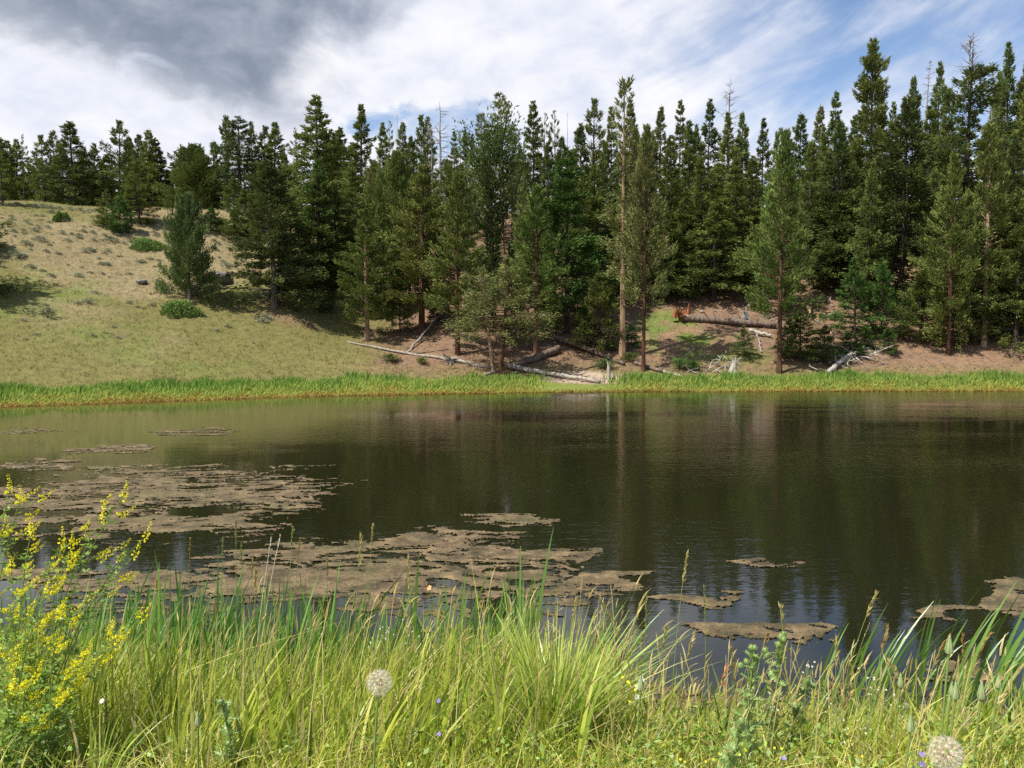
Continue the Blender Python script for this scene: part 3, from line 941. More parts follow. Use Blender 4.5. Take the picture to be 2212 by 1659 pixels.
def tree(kind, px, base, top, wpx, label=None, short=None, mat=None, bark=None, which=None, rz=None, dx=0):
    """base: a pixel row where the foot shows, or (under 200) a depth in metres"""
    if base < 200:
        a, _ = ray(px, 500)
        p = Vector((a * base, base, 0))
        p.z = tz(p.x, p.y)
    else:
        p = hit(px, base)
    _, b = ray(px, top)
    Ht = HC + b * p.y - p.z
    pl = PROTO[kind]
    if which is None:
        which = sum(q['used'] for q in pl) % len(pl)
    pr = pl[which]
    pr['used'] += 1
    sz = Ht / pr['H']
    sx = (wpx / F * p.y / 2) / (pr['R'] * (0.66 if kind in ('snag', 'candelabra') else (0.74 if kind in ('fir', 'spire', 'wide_fir', 'big_fir', 'lone_spruce', 'young') else 0.84)))
    sx = min(max(sx, sz * 0.6), sz * 2.0)
    o = empty(NAMES[kind], p, rz if rz is not None else trng.uniform(0, 6.28))
    parts = [('trunk', pr['trunk'], bark)]
    if pr['crown']:
        parts.append(('crown', pr['crown'], mat))
    if pr['extra']:
        parts.append((pr['extra'][0], pr['extra'][1], None))
    for nm, me, mm in parts:
        c = link(nm, me, o)
        kx = sx
        c.scale = (kx, kx, sz)
        if mm:
            c.material_slots[0].link = 'OBJECT'
            c.material_slots[0].material = M[mm]
    tag(o, label, 'dead tree' if kind == 'snag' else ('shrub' if kind == 'shrub' else 'tree'), 'dead trees in the wood' if kind == 'snag' else ('low conifer shrubs' if kind == 'shrub' else 'conifers on the hillside'))
    ALL.append(dict(o=o, px=px, D=p.y, kind=kind, mat=mat, short=short, H=Ht))
    return o


T = tree
# --- landmarks with labels of their own
T('juniper', *c1(955, 0)[:1], c1(0, 1035)[1], c1(0, 525)[1], 74, 'lone bushy grey-green conifer standing free on the grassy slope beside a boulder', 'the lone bushy conifer on the grass', which=0)
T('wide_fir', c1(1380, 0)[0], c1(0, 1080)[1], c1(0, 350)[1], 140, 'dark fir with wide drooping lower boughs at the meadow edge, shading bare earth', 'the wide dark fir at the meadow edge')
T('fir', c1(1475, 0)[0], c1(0, 1010)[1], c1(0, 540)[1], 84, 'shorter olive fir tucked close behind the wide dark fir at the meadow edge', None, which=1)
T('fir', 690, c1(0, 985)[1], c1(0, 345)[1], 92, 'bright green pointed fir rising in front of the tallest fir left of the wood', 'the bright green pointed fir', mat='fir_bright', which=0)
T('fir', 688, 84, 212, 104, 'tall ragged fir with a thin finger-like spire above the bright green fir', 'the finger-spired fir', which=2)
T('fir', c1(375, 0)[0], 98, c1(0, 143)[1], 82, 'broad dark fir, tallest of the trees lining the grassy crest', 'the tallest fir on the grassy crest', mat='fir_dark', which=3)
T('big_fir', c1(1215, 0)[0], 97, c1(0, 118)[1], 92, 'massive dark round-shouldered fir on the crest behind the lone bushy conifer', 'the massive round-shouldered fir')
T('juniper', c1(985, 0)[0], 95, c1(0, 272)[1], 88, 'broad pale green rounded pine on the crest above the lone bushy conifer', 'the broad rounded pine on the crest', mat='pine', which=1)
T('pine', c2(270, 0)[0], c2(0, 1318)[1], c2(0, 670)[1], 104, 'slim olive pine with a pair of tan stems at the edge of the meadow', 'the twin-stemmed olive pine', bark='bark_tan', which=0)
tw = hit(*c2(260, 1318))
T('pine', c2(545, 0)[0], c2(0, 1290)[1], c2(0, 455)[1], 140, 'full green pine with a straight dark red trunk behind the leaning pale pole', 'the full pine behind the leaning pole', bark='bark_red', mat='fir_mid', which=1)
T('pine', c2(725, 0)[0], c2(0, 1392)[1], c2(0, 490)[1], 108, 'olive pine with red lower trunk standing just above the long pale log', 'the olive pine above the long log', bark='bark_red', which=2)
T('candelabra', c2(900, 0)[0], c2(0, 1275)[1], c2(0, 225)[1], 112, 'very dark conifer with a black trunk and upswept candelabra limbs', 'the black candelabra conifer', which=0)
T('tall_pine', c2(945, 0)[0], 84, c2(0, 98)[1], 76, 'tall pale-topped pine just behind the black candelabra conifer', None, which=1)
T('lean_pine', c2(908, 0)[0], c2(0, 1484)[1], c2(0, 960)[1], 92, 'thin leaning pine with peeling tan foot where the long logs meet', 'the thin leaning pine by the logs', bark='bark_tan', which=0, rz=0)
T('lean_pine', c2(935, 0)[0], c2(0, 1500)[1], c2(0, 960)[1], 118, 'pale ragged pine with dark red stem, closer to the water of the leaning pair', 'the ragged red-stemmed pine by the logs', which=1, rz=0)
T('pine', c2(1120, 0)[0], c2(0, 1385)[1], c2(0, 560)[1], 110, 'dull olive pine behind the thick dark fallen log', 'the olive pine behind the thick dark log', bark='bark_red', mat='pine', which=3)
T('fir', c2(1275, 0)[0], c2(0, 1282)[1], c2(0, 385)[1], 122, 'deep green full fir behind the small young fir with a pale stem', 'the deep green full fir', mat='fir_bright', which=4)
T('fir', c2(1425, 0)[0], 74, c2(0, 450)[1], 92, 'dark fir between the deep green full fir and the bare-trunked tall pine', None, which=0)
T('young', c2(1430, 0)[0], c2(0, 1388)[1], c2(0, 995)[1], 84, 'small open young fir with a thin grey stem beside the bare-trunked tall pine', None, mat='fir_mid', which=0)
T('tall_pine', c2(1555, 0)[0], c2(0, 1412)[1], c2(0, 38)[1], 74, 'tallest pine by the water, with a long bare orange-tan trunk and pale narrow crown', 'the bare-trunked tall pine', bark='bark_tan', which=0)
T('pine', c2(1660, 0)[0], c2(0, 1476)[1], c2(0, 265)[1], 92, 'grey-green pine with a dark red trunk standing nearest the water by bare earth', 'the red-trunked waterside pine', bark='bark_red', mat='pine_pale', which=3)
T('pine', c3(668, 0)[0], c3(0, 1508)[1], c3(0, 455)[1], 112, 'olive pine with thin dark trunk at the shore beside the big uprooted log', 'the shore pine beside the uprooted log', bark='bark_red', which=2)
T('lone_spruce', c3(1065, 0)[0], 80, c3(0, 43)[1], 86, 'tall tiered spruce rising alone against the blue sky', 'the tall spruce alone against the sky')
T('old_giant', c3(1480, 0)[0], 74, c3(0, 20)[1], 120, 'old giant fir with a forked dead grey top, highest in the wood', 'the dead-topped giant fir')
T('pine', c3(1570, 0)[0], c3(0, 1388)[1], c3(0, 425)[1], 108, 'olive pine with a long straight pale trunk and orange foot on bare earth', 'the pale-trunked olive pine', bark='bark_pale', which=3)
T('pine', c3(1412, 0)[0], c3(0, 1425)[1], c3(0, 560)[1], 96, 'thin pine with broken dead twigs just before the pale-trunked olive pine', 'the twiggy thin pine', bark='bark_red', mat='pine', which=1)
T('young', c3(1000, 0)[0], c3(0, 1352)[1], c3(0, 1008)[1], 78, 'fresh green young fir, the broader of the pair above the driftwood tangle', 'the broad fresh young fir', which=1)
T('young', c3(1118, 0)[0], c3(0, 1352)[1], c3(0, 1030)[1], 58, 'slender fresh green young fir, the narrower of the pair above the driftwood tangle', 'the slender fresh young fir', which=2)
T('young', c3(1290, 0)[0], c3(0, 1375)[1], c3(0, 1050)[1], 96, 'squat young fir with broad olive skirts over a deep shadow', 'the squat skirted young fir', mat='fir_mid', which=0)
T('fir', c3(1215, 0)[0], 72, c3(0, 300)[1], 130, 'broad dark fir with layered boughs beneath the tall lone spruce', 'the broad layered fir', mat='fir_dark', which=1)
T('spire', c3(752, 0)[0], 82, c3(0, 375)[1], 54, 'sharp dark spire fir standing clear against blue sky', 'the sharp dark spire', mat='fir_dark', which=0)
T('snag', c2(640, 0)[0], 88, c2(0, 110)[1], 64, 'tall dead grey snag with long bare branches rising from the wood', 'the tall grey snag', which=0)
T('snag', c2(604, 0)[0], 86, c2(0, 185)[1], 60, 'shorter dead grey tree with drooping twigs beside the tall grey snag', None, which=3)
T('snag', c3(440, 0)[0], 92, c3(0, 210)[1], 52, 'dead snag with reddish broken top above the middle of the wood', 'the red-topped snag', which=1)
T('snag', c3(1295, 0)[0], 92, c3(0, 112)[1], 44, 'bare pale dead top between the lone spruce and the giant fir', None, which=3)
T('snag', c2(1280, 0)[0], 92, c2(0, 155)[1], 16, 'needle-thin dead pole standing against the sky', None, which=2)
T('snag', c2(420, 0)[0], 94, c2(0, 160)[1], 30, 'thin dead tree with a rusty twiggy top against cloud', None, which=2)
T('snag', c3(1590, 0)[0], 86, c3(0, 150)[1], 34, 'dead twiggy top close beside the giant fir', None, which=3)
T('wide_fir', -98, 640, 395, 150, 'fir at the picture edge, only a bough tip and its shadow showing on the grass', None, rz=1.0)
T('fir', -92, 545, 380, 84, 'second fir at the picture edge, only its small shadow on the upper grass', None)

# --- crest trees above the meadow
for (x, base, y, wd, kd) in [(18, 100, 222, 66, 'fir'), (58, 103, 240, 50, 'spire'), (95, 101, 232, 40, 'spire'), (128, 99, 212, 30, 'open_pine'), (175, 104, 368, 40, 'ridge_pine'), (205, 107, 330, 44, 'ridge_pine'), (232, 99, 214, 52, 'ridge_pine'), (282, 100, 194, 50, 'ridge_pine'),
                             (325, 103, 280, 50, 'fir'), (430, 106, 270, 52, 'fir'), (485, 101, 254, 52, 'ridge_pine'), (545, 105, 306, 48, 'spire'), (608, 100, 143, 62, 'ridge_pine'), (660, 104, 220, 52, 'fir'), (710, 100, 214, 60, 'pine'),
                             (765, 98, 185, 44, 'spire'), (802, 99, 236, 66, 'fir'), (875, 103, 348, 44, 'spire'), (905, 106, 345, 40, 'ridge_pine'), (1022, 102, 274, 44, 'ridge_pine'), (1090, 101, 250, 50, 'ridge_pine'), (1150, 103, 122, 56, 'ridge_pine'),
                             (1280, 104, 150, 44, 'ridge_pine'), (1338, 100, 170, 54, 'ridge_pine'), (1388, 98, 150, 56, 'spire'), (1445, 103, 300, 60, 'fir'), (1180, 640, 420, 58, 'pine'), (1500, 97, 180, 36, 'open_pine'), (1705, 97, 190, 44, 'spire'),
                             (540, 668, 485, 40, 'young'), (606, 700, 515, 44, 'young'), (700, 655, 342, 62, 'ridge_pine'), (660, 640, 400, 44, 'fir'), (1060, 700, 570, 40, 'young'), (1240, 720, 480, 60, 'fir'), (1180, 735, 590, 50, 'young'),
                             (15, 560, 300, 52, 'ridge_pine'), (1300, 660, 470, 60, 'fir'), (870, 610, 470, 44, 'ridge_pine')]:
    X_, Y_ = c1(x, y)
    T(kd, X_, base if base < 200 else c1(0, base)[1], Y_, wd, mat='fir_bright' if (kd == 'young' and x in (606, 1060)) else ('fir_mid' if kd == 'young' else None))
# --- middle of the wood
for (x, base, y, wd, kd, mt) in [(110, 72, 530, 84, 'fir', None), (60, 92, 255, 52, 'fir', None), (97, 94, 262, 40, 'spire', None), (145, 92, 255, 46, 'spire', None), (190, 88, 330, 60, 'fir', None), (240, 82, 143, 56, 'spire', 'fir_mid'), (300, 80, 420, 80, 'pine', 'pine_pale'),
                                 (350, 90, 228, 36, 'spire', None), (385, 95, 225, 34, 'open_pine', None), (450, 93, 228, 34, 'spire', None), (490, 90, 300, 44, 'pine', None), (420, 78, 400, 84, 'juniper', 'pine'), (545, 90, 195, 50, 'ridge_pine', None), (575, 93, 205, 46, 'fir', None),
                                 (670, 80, 420, 80, 'pine', None), (708, 94, 272, 30, 'spire', None), (740, 93, 286, 34, 'open_pine', None), (766, 95, 268, 28, 'spire', None), (800, 92, 290, 36, 'ridge_pine', None), (850, 90, 195, 52, 'tall_pine', None), (870, 87, 300, 54, 'ridge_pine', 'pine_pale'),
                                 (1000, 90, 240, 56, 'ridge_pine', None), (1040, 93, 350, 40, 'ridge_pine', None), (1105, 88, 120, 46, 'spire', 'pine'), (1160, 92, 188, 40, 'open_pine', None), (1215, 93, 178, 46, 'open_pine', None), (1250, 91, 300, 50, 'fir', None), (1180, 80, 330, 66, 'fir', 'fir_dark'),
                                 (1400, 86, 118, 66, 'ridge_pine', 'pine_pale'), (1345, 82, 236, 60, 'fir', 'fir_dark'), (1300, 80, 360, 62, 'spire', None), (1495, 88, 152, 40, 'spire', 'pine_pale'), (1470, 84, 330, 56, 'pine', None), (1610, 90, 262, 52, 'fir', None), (1560, 72, 560, 60, 'fir', None),
                                 (1640, 76, 420, 60, 'spire', None), (1705, 90, 300, 44, 'ridge_pine', None), (1060, 78, 520, 50, 'pine', 'pine_pale'), (1090, 72, 640, 66, 'pine', 'pine_pale'), (770, 74, 560, 56, 'pine', None), (1360, 72, 480, 70, 'fir', None), (480, 72, 560, 66, 'fir', None), (200, 74, 440, 70, 'fir', None), (30, 70, 470, 76, 'fir', None),
                                 (620, 68, 740, 60, 'young', 'fir_mid'), (820, 66, 950, 50, 'young', 'pine'), (1040, 64, 980, 60, 'young', 'pine_pale'), (1200, 66, 1040, 50, 'young', 'fir_mid'), (1380, 64, 1090, 46, 'young', None), (1000, 68, 830, 46, 'pine', 'pine_pale'), (330, 70, 640, 60, 'fir', None), (430, 66, 900, 50, 'young', 'fir_mid')]:
    X_, Y_ = c2(x, y)
    T(kd, X_, base, Y_, wd, mat=mt)
# --- right hand wood
for (x, base, y, wd, kd, mt) in [(8, 88, 308, 42, 'spire', None), (85, 92, 420, 40, 'fir', None), (140, 90, 338, 40, 'spire', 'pine_pale'), (225, 90, 312, 42, 'spire', 'pine_pale'), (190, 80, 470, 66, 'fir', None), (270, 84, 402, 50, 'spire', None), (350, 88, 312, 60, 'fir', 'fir_dark'), (395, 78, 590, 70, 'fir', None),
                                 (300, 92, 420, 44, 'ridge_pine', None), (440, 85, 370, 60, 'fir', None), (500, 86, 366, 52, 'fir', None), (480, 76, 560, 66, 'spire', None), (588, 90, 392, 50, 'fir', 'fir_dark'), (545, 80, 560, 60, 'fir', None), (650, 84, 452, 42, 'ridge_pine', None), (700, 92, 560, 36, 'fir', None),
                                 (835, 88, 338, 42, 'spire', 'pine_pale'), (905, 88, 278, 48, 'spire', None), (800, 78, 500, 66, 'pine', None), (860, 80, 440, 66, 'fir', None), (930, 76, 410, 96, 'fir', 'fir_dark'), (985, 86, 385, 60, 'fir', 'fir_dark'), (1100, 85, 345, 56, 'fir', None), (1065, 71, 590, 60, 'fir', None),
                                 (1155, 86, 320, 46, 'fir', None), (1245, 86, 210, 52, 'fir', 'fir_dark'), (1350, 88, 150, 50, 'fir', None), (1400, 82, 260, 60, 'fir', None), (1320, 80, 340, 60, 'fir', None), (1350, 70, 620, 66, 'pine', None), (1655, 83, 68, 54, 'fir', 'fir_dark'), (1610, 90, 190, 44, 'spire', None), (1725, 82, 142, 72, 'fir', None),
                                 (1745, 74, 240, 80, 'fir', None), (1690, 70, 480, 80, 'fir', 'fir_dark'), (1655, 65, 850, 110, 'fir', None), (1730, 63, 700, 90, 'fir', 'fir_mid'), (1640, 72, 640, 70, 'fir', 'fir_dark'), (1500, 68, 760, 70, 'fir', None), (1450, 64, 990, 60, 'young', 'fir_mid'),
                                 (380, 1190, 750, 100, 'fir', None), (455, 1150, 830, 60, 'fir', None), (560, 1150, 740, 60, 'spire', None), (180, 1190, 800, 90, 'fir', None), (110, 1180, 890, 60, 'fir', None), (250, 1110, 700, 70, 'fir', None), (320, 1090, 560, 64, 'fir', None), (30, 76, 430, 70, 'pine', 'pine_pale'),
                                 (930, 1160, 720, 90, 'fir', None), (815, 1080, 690, 74, 'fir', None), (865, 1050, 600, 60, 'spire', None), (1135, 1010, 560, 60, 'fir', 'fir_dark'), (1250, 1010, 560, 84, 'fir', 'fir_dark'), (1060, 1010, 700, 60, 'fir', None), (700, 72, 600, 60, 'fir', None), (620, 70, 690, 50, 'pine', None), (610, 1150, 900, 50, 'young', 'fir_mid'),
                                 (760, 1450, 1245, 90, 'young', 'fir_mid'), (865, 1462, 1300, 52, 'young', None), (700, 1440, 1270, 50, 'young', 'fir_mid'), (512, 1440, 1300, 44, 'young', 'juniper'), (1060, 1400, 1320, 50, 'young', None), (1150, 1420, 1310, 50, 'young', None), (1010, 1440, 1350, 40, 'young', None), (965, 1440, 1340, 36, 'young', None), (20, 1390, 1290, 50, 'young', 'fir_bright'),
                                 (1240, 1290, 1150, 44, 'young', None), (1370, 1380, 1180, 50, 'young', 'fir_mid'), (1620, 1340, 1060, 76, 'young', 'fir_mid'), (1740, 1330, 1000, 70, 'fir', None), (1500, 1380, 1200, 50, 'young', 'fir_mid'), (215, 1150, 1040, 40, 'young', None)]:
    X_, Y_ = c3(x, y)
    T(kd, X_, base if base < 200 else c3(0, base)[1], Y_, wd, mat=mt)
# --- the wood behind closes the gaps
frng = random.Random(11)
for i in range(20):
    px = 640 + i * 80 + frng.uniform(-16, 16)
    D = frng.uniform(97, 112)
    topy = np.interp(px, [640, 1000, 1400, 1700, 1850, 2212], [330, 335, 330, 350, 290, 200]) + frng.uniform(0, 70)
    T(frng.choice(['fir', 'spire', 'ridge_pine', 'fir']), px, D, topy, frng.uniform(40, 64))
for i in range(14):
    px = 20 + i * 44 + frng.uniform(-14, 14)
    T(frng.choice(['fir', 'ridge_pine', 'ridge_pine']), px, frng.uniform(112, 124), frng.uniform(345, 385), frng.uniform(36, 50))

# --- labels for the rest: counted along their row from the nearest landmark
land = [t for t in ALL if t['short']]
ORD = ['first', 'second', 'third', 'fourth', 'fifth', 'sixth', 'seventh', 'eighth', 'ninth', 'tenth', 'eleventh', 'twelfth']
KW = dict(fir='fir', spire='narrow fir', pine='pine', ridge_pine='pine', tall_pine='tall pine', juniper='bushy pine', young='young fir', open_pine='open pine', shrub='conifer shrub', wide_fir='fir', lean_pine='pine')
buck = {}
for t in ALL:
    if t['o'].get('label'):
        continue
    row = 'crest row' if t['D'] > 95 else ('upper wood' if t['D'] > 82 else ('mid-slope wood' if t['D'] > 67 else 'shoreside wood'))
    L = min(land, key=lambda q: abs(q['px'] - t['px']) + 4 * abs(q['D'] - t['D']))
    side = 'right' if t['px'] > L['px'] else 'left'
    buck.setdefault((row, id(L), side, KW[t['kind']]), []).append((abs(t['px'] - L['px']), t, L))
for (row, _, side, kw), lst in buck.items():
    lst.sort(key=lambda q: q[0])
    for i, (_, t, L) in enumerate(lst):
        t['o']['label'] = f"{ORD[min(i, 11)]} {kw} {side} of {L['short']}, {row}"


# ------------------------------------------------------------------ shrubs, sage, rocks
for (x, y, wd, ht, lab) in [(c1(905, 1100) + (92, 24, 'spreading bright green juniper mat on the grass just below the lone bushy conifer')), (c1(742, 768) + (82, 12, 'flat dark green juniper mat on the dry upper slope')),
                            (c1(305, 640) + (33, 20, 'small green juniper clump alone near the grassy crest'))]:
    p = hit(x, y)
    s = p.y / F
    rng = np.random.default_rng(int(x))
    cb = Bag()
    n = 3600
    a = rng.uniform(0, 6.28, n)
    r = np.sqrt(rng.uniform(0, 1, n))
    lob = 0.8 + 0.16 * np.sin(3 * a + 1) + 0.12 * np.sin(7 * a) + 0.08 * np.sin(13 * a)
    X_, Y_ = r * lob * np.cos(a) * wd * s / 2, r * lob * np.sin(a) * wd * s / 2.6
    hh = ht * s * 1.1 * (1 - r ** 2) ** 0.5 * (0.45 + 0.75 * vnoise(X_ * 4 + 50, Y_ * 4 + 50, 3))
    g = terrain(p.x + X_, p.y + Y_) - p.z
    P = np.stack([X_, Y_, g + hh * rng.uniform(0.3, 1, n)], -1)
    sprays(cb, P, np.stack([np.cos(a) * r, np.sin(a) * r, np.full(n, 0.45)], -1) + rng.normal(size=(n, 3)) * 0.5, rng.uniform(0.10, 0.22, n), rng.uniform(0.02, 0.04, n), rng, 0.35 + 0.5 * rng.uniform(size=n))
    o = empty('juniper_shrub', p)
    tag(o, lab, 'shrub', 'juniper mats')
    link('foliage', cb.build('juniper_foliage', [M['mat_juniper']]), o)
    sb = Bag()
    for q in range(7):
        twig(sb, np.array([0, 0, 0.02]), rng, wd * s * 0.36, (0.05, 0.3), 0.03, 2)
    link('stem', sb.build('juniper_stem', [M['bark_grey']]), o)

for (x, y, top, wd, mt, lab) in [c1(812, 1003) + (958, 42, 'fir_bright', 'small round green shrub left of the lone bushy conifer on bare earth'), c1(583, 702) + (668, 44, 'fir_bright', 'low shrub at the foot of the small fir clump on the crest'),
                                 c1(525, 668) + (630, 62, 'fir_mid', 'low dark shrub under the small fir clump on the crest'), c1(735, 662) + (630, 80, 'fir_mid', 'wide low shrub skirting the pale pine on the crest'),
                                 c1(1080, 660) + (625, 84, 'fir_dark', 'very dark low shrub in tree shade behind the lone bushy conifer'), c1(1115, 690) + (645, 60, 'fir_mid', 'green shrub beside the dark shaded shrub on the upper slope'),
                                 c2(38, 1180) + (1148, 34, 'fir_bright', 'small green shrub, first of the pair on bare ground below the bright fir'), c2(75, 1180) + (1142, 30, 'fir_bright', 'taller green shrub of the pair on bare ground below the bright fir'),
                                 c2(388, 1428) + (1395, 66, 'fir_mid', 'spreading green shrub on grass below the long pale log'), c2(548, 1442) + (1412, 36, 'fir_mid', 'small dark shrub just below the long pale log'),
                                 c2(1004, 1455) + (1432, 34, 'fir_bright', 'tiny bright shrub beside the thick dark log'), c2(1462, 1468) + (1428, 56, 'fir_bright', 'green shrub on the bare earth by the short post'), c2(1590, 1430) + (1390, 50, 'fir_mid', 'shrub at the foot of the bare-trunked tall pine'),
                                 c1(1490, 1095) + (1078, 24, 'fir_bright', 'tiny bright shrub at the shadow edge of the wide dark fir'), c3(232, 1490) + (1450, 44, 'mat_juniper', 'grey-green shrub near the forked white stump on the shore'), c3(290, 1500) + (1462, 44, 'fir_bright', 'bright green shrub on the shore by a bent pale branch')]:
    conv = c1 if lab in () else None
    # rows were given in the crop of their first two numbers: recover the top row from the size difference
    if 'crest' in lab or 'lone bushy' in lab or 'upper slope' in lab or 'wide dark fir' in lab:
        ty, ww = c1(0, top)[1], wd * .4289 * 1.0
    elif 'forked white' in lab or 'bent pale' in lab:
        ty, ww = c3(0, top)[1], wd * .49
    else:
        ty, ww = c2(0, top)[1], wd * .4289
    T('shrub', x, y, ty, ww * 1.25, lab, None, mat=mt)

srng = random.Random(3)
sage_me = []
for k in range(4):
    rng = np.random.default_rng(60 + k)
    cb = Bag()
    n = 260
    a = rng.uniform(0, 6.28, n)
    e = rng.uniform(0.1, 1.5, n)
    r = rng.uniform(0.25, 1.0, n) ** 0.5
    dirs = np.stack([np.cos(a) * np.cos(e), np.sin(a) * np.cos(e), np.sin(e) * 0.85], -1)
    sprays(cb, dirs * (0.42 * r)[:, None] * [1.1, 1.1, 1], dirs + rng.normal(size=(n, 3)) * 0.4, rng.uniform(0.08, 0.18, n), rng.uniform(0.014, 0.028, n), rng, 0.3 + 0.6 * rng.uniform(size=n))
    sb = Bag()
    for q in range(8):
        twig(sb, np.array([0, 0, 0.0]), rng, 0.34, (0.5, 1.3), 0.012, 2)
    sage_me.append((cb.build('sage_foliage', [M['sage']]), sb.build('sage_stem', [M['bark_grey']])))
spots = [c1(430, 800), c1(455, 790), c1(75, 815), c1(95, 825), c1(120, 820), c1(510, 860), c1(540, 862), c1(480, 1005), c1(395, 920), c1(440, 1055), c1(560, 745), c1(1150, 880), c1(1140, 870), c1(700, 850), c1(290, 1000), c1(65, 990), c1(1320, 1150), c1(1340, 1135), c1(720, 848), c1(175, 690), c1(130, 760), c1(200, 740), c1(40, 560), c1(85, 562), c1(130, 568), c1(180, 570), c1(215, 572), c1(260, 576), c1(300, 580), c1(10, 562), c1(350, 582), c1(400, 586), c1(450, 590), c1(240, 1100), c1(155, 880)]
while len(spots) < 250:
    x, y = srng.uniform(0, 640), srng.uniform(452, 745)
    if srng.random() < max(0.15, min(1, (640 - y) / 160)) and not (x > 330 and y > 640 and srng.random() < .6):
        spots.append((x, y))
for i, (x, y) in enumerate(spots):
    p = hit(x, y)
    o = empty('sagebrush', p, srng.uniform(0, 6.28))
    s = srng.uniform(0.4, 1.0) * (1.15 if i < 35 else 0.7)
    fo, st_ = sage_me[i % 4]
    for nm, me in (('foliage', fo), ('stem', st_)):
        c = link(nm, me, o)
        c.scale = (s * srng.uniform(0.9, 1.3), s, s * srng.uniform(0.7, 1.0))
    tag(o, 'small grey-green sagebrush dotted over the grassy hillside', 'sagebrush', 'sagebrush on the grassy hillside')


def rock(name, p, size, seed, mat, label, group=None):
    rng = np.random.default_rng(seed)
    nu, nv = 22, 14
    u = np.arange(nu) * 2 * math.pi / nu
    v = np.linspace(0.02, math.pi - 0.02, nv)
    U, Vv = np.meshgrid(u, v)
    D = np.stack([np.cos(U) * np.sin(Vv), np.sin(U) * np.sin(Vv), np.cos(Vv)], -1)
    rad = np.ones(U.shape)
    for q in range(14):
        nrm = rng.normal(size=3)
        nrm /= np.linalg.norm(nrm)
        c = D @ nrm
        lim = rng.uniform(0.55, 0.9)
        rad = np.minimum(rad, np.where(c > 0.05, lim / np.maximum(c, 0.05), 9))
    V = (D * rad[..., None]).reshape(-1, 3) * np.array(size)
    i = np.arange(nv - 1)[:, None] * nu
    j = np.arange(nu)[None]
    Q = np.stack([i + j, i + (j + 1) % nu, i + nu + (j + 1) % nu, i + nu + j], -1).reshape(-1, 4)[:, ::-1]
    V = np.concatenate([V, [[0, 0, V[:, 2].max()], [0, 0, V[:, 2].min()]]])
    Tt = [(nu * nv, q, (q + 1) % nu) for q in range(nu)] + [(nu * nv + 1, (nv - 1) * nu + (q + 1) % nu, (nv - 1) * nu + q) for q in range(nu)]
    o = link(name, mesh(name, V, Q, Tt, [M[mat]]), None, p)
    o.rotation_euler = (0, 0, rng.uniform(0, 6.28))
    tag(o, label, 'rock', group)


p = hit(*c1(1118, 950))
rock('boulder', p + Vector((0, 0, .35)), (1.15, 1.0, 0.85), 4, 'rock', 'dark grey angular boulder half hidden beside the lone bushy conifer')
p = hit(*c1(712, 957))
rock('rock', p + Vector((0, 0, .12)), (0.48, 0.4, 0.34), 8, 'rock', 'small grey rock alone on the dry hillside', 'rocks on the slope')
for (x, y, s) in [(1205, 1145, .32), (1188, 1175, .3), (1228, 1150, .24), (330, 1240, .25), (385, 1235, .16), (540, 1215, .3)]:
    p = hit(*c3(x, y))
    rock('stone', p + Vector((0, 0, s * .3)), (s, s * .8, s * .7), x, 'rock_pale', 'pale stone lying on bare earth under the wooded slope', 'pale stones on the bare slope')


# ------------------------------------------------------------------ logs, stumps, driftwood
def log(label, pts, r0, r1, mat, stubs=0, name='fallen_log', group='fallen logs on the far shore', lift=1.0, seed=1, sublen=0.7):
    rng = np.random.default_rng(seed)
    P = np.array([p for p in pts], float)
    n = 12
    s = np.linspace(0, 1, n)
    seg = np.linspace(0, 1, len(P))
    Q = np.stack([np.interp(s, seg, P[:, j]) for j in range(3)], -1)
    rad = r0 + (r1 - r0) * s
    for i in range(n):      # rest on the ground, never inside it
        Q[i, 2] = max(Q[i, 2], tz(Q[i, 0], Q[i, 1]) + rad[i] * 0.75 * lift)
    Q[1:-1] += rng.normal(size=(n - 2, 3)) * 0.03
    c = Vector(Q[0])
    b = Bag()
    b.tube(Q - Q[0], rad * (1 + rng.normal(size=n) * 0.05), 9)
    if not stubs:
        o = link(name, b.build(name, [M[mat]], True), None, c)
    else:
        o = empty(name, c)
        link('log_stem', b.build('log_stem', [M[mat]], True), o)
        bb = Bag()
        for q in range(stubs):
            k = rng.integers(2, n - 1)
            twig(bb, Q[k] - Q[0] + np.array([0, 0, rad[k] * .5]), rng, rng.uniform(0.3, 1.0) * sublen, (0.0, 1.3), rad[k] * 0.22 + .008, 1)
        link('branch_stubs', bb.build('branch_stubs', [M[mat]]), o)
    tag(o, label, 'log', group)
    return o


def H2(px, py, dz=0.0):
    p = hit(px, py)
    return (p.x, p.y, p.z + dz)


log('long slim pale log lying across the grass toward the crossing logs', [H2(*c2(170, 1330), .05), H2(*c2(480, 1395), .1), H2(*c2(900, 1465), .12)], 0.04, 0.135, 'log_pale', 5, seed=2, sublen=.4)
log('pale log running from the leaning pines down to the waterline', [H2(*c2(970, 1462), .2), H2(*c2(1180, 1500), .2), H2(*c2(1440, 1538), .12)], 0.19, 0.12, 'log_pale', 5, seed=3, sublen=.3)
log('thick dark fallen log with orange broken top on bare earth', [H2(*c2(985, 1475), .2), H2(*c2(1235, 1385), .35)], 0.22, 0.27, 'log_dark', 4, seed=4, sublen=.4)
log('long dark log with many bare branches sloping down toward the short post', [H2(*c2(1212, 1332), .45), H2(*c2(1390, 1388), .3), H2(*c2(1565, 1450), .15)], 0.22, 0.12, 'log_dark', 16, seed=5, sublen=1.3)
log('slim pale pole leaning up the bank behind the long log', [H2(*c2(468, 1388), .05), H2(*c2(632, 1228), .5)], 0.08, 0.06, 'log_pale', 0, seed=6)
log('short grey broken log high on the bank above the leaning pole', [H2(*c2(585, 1195), .3), H2(*c2(642, 1108), .4)], 0.16, 0.13, 'dead_grey', 6, seed=7)
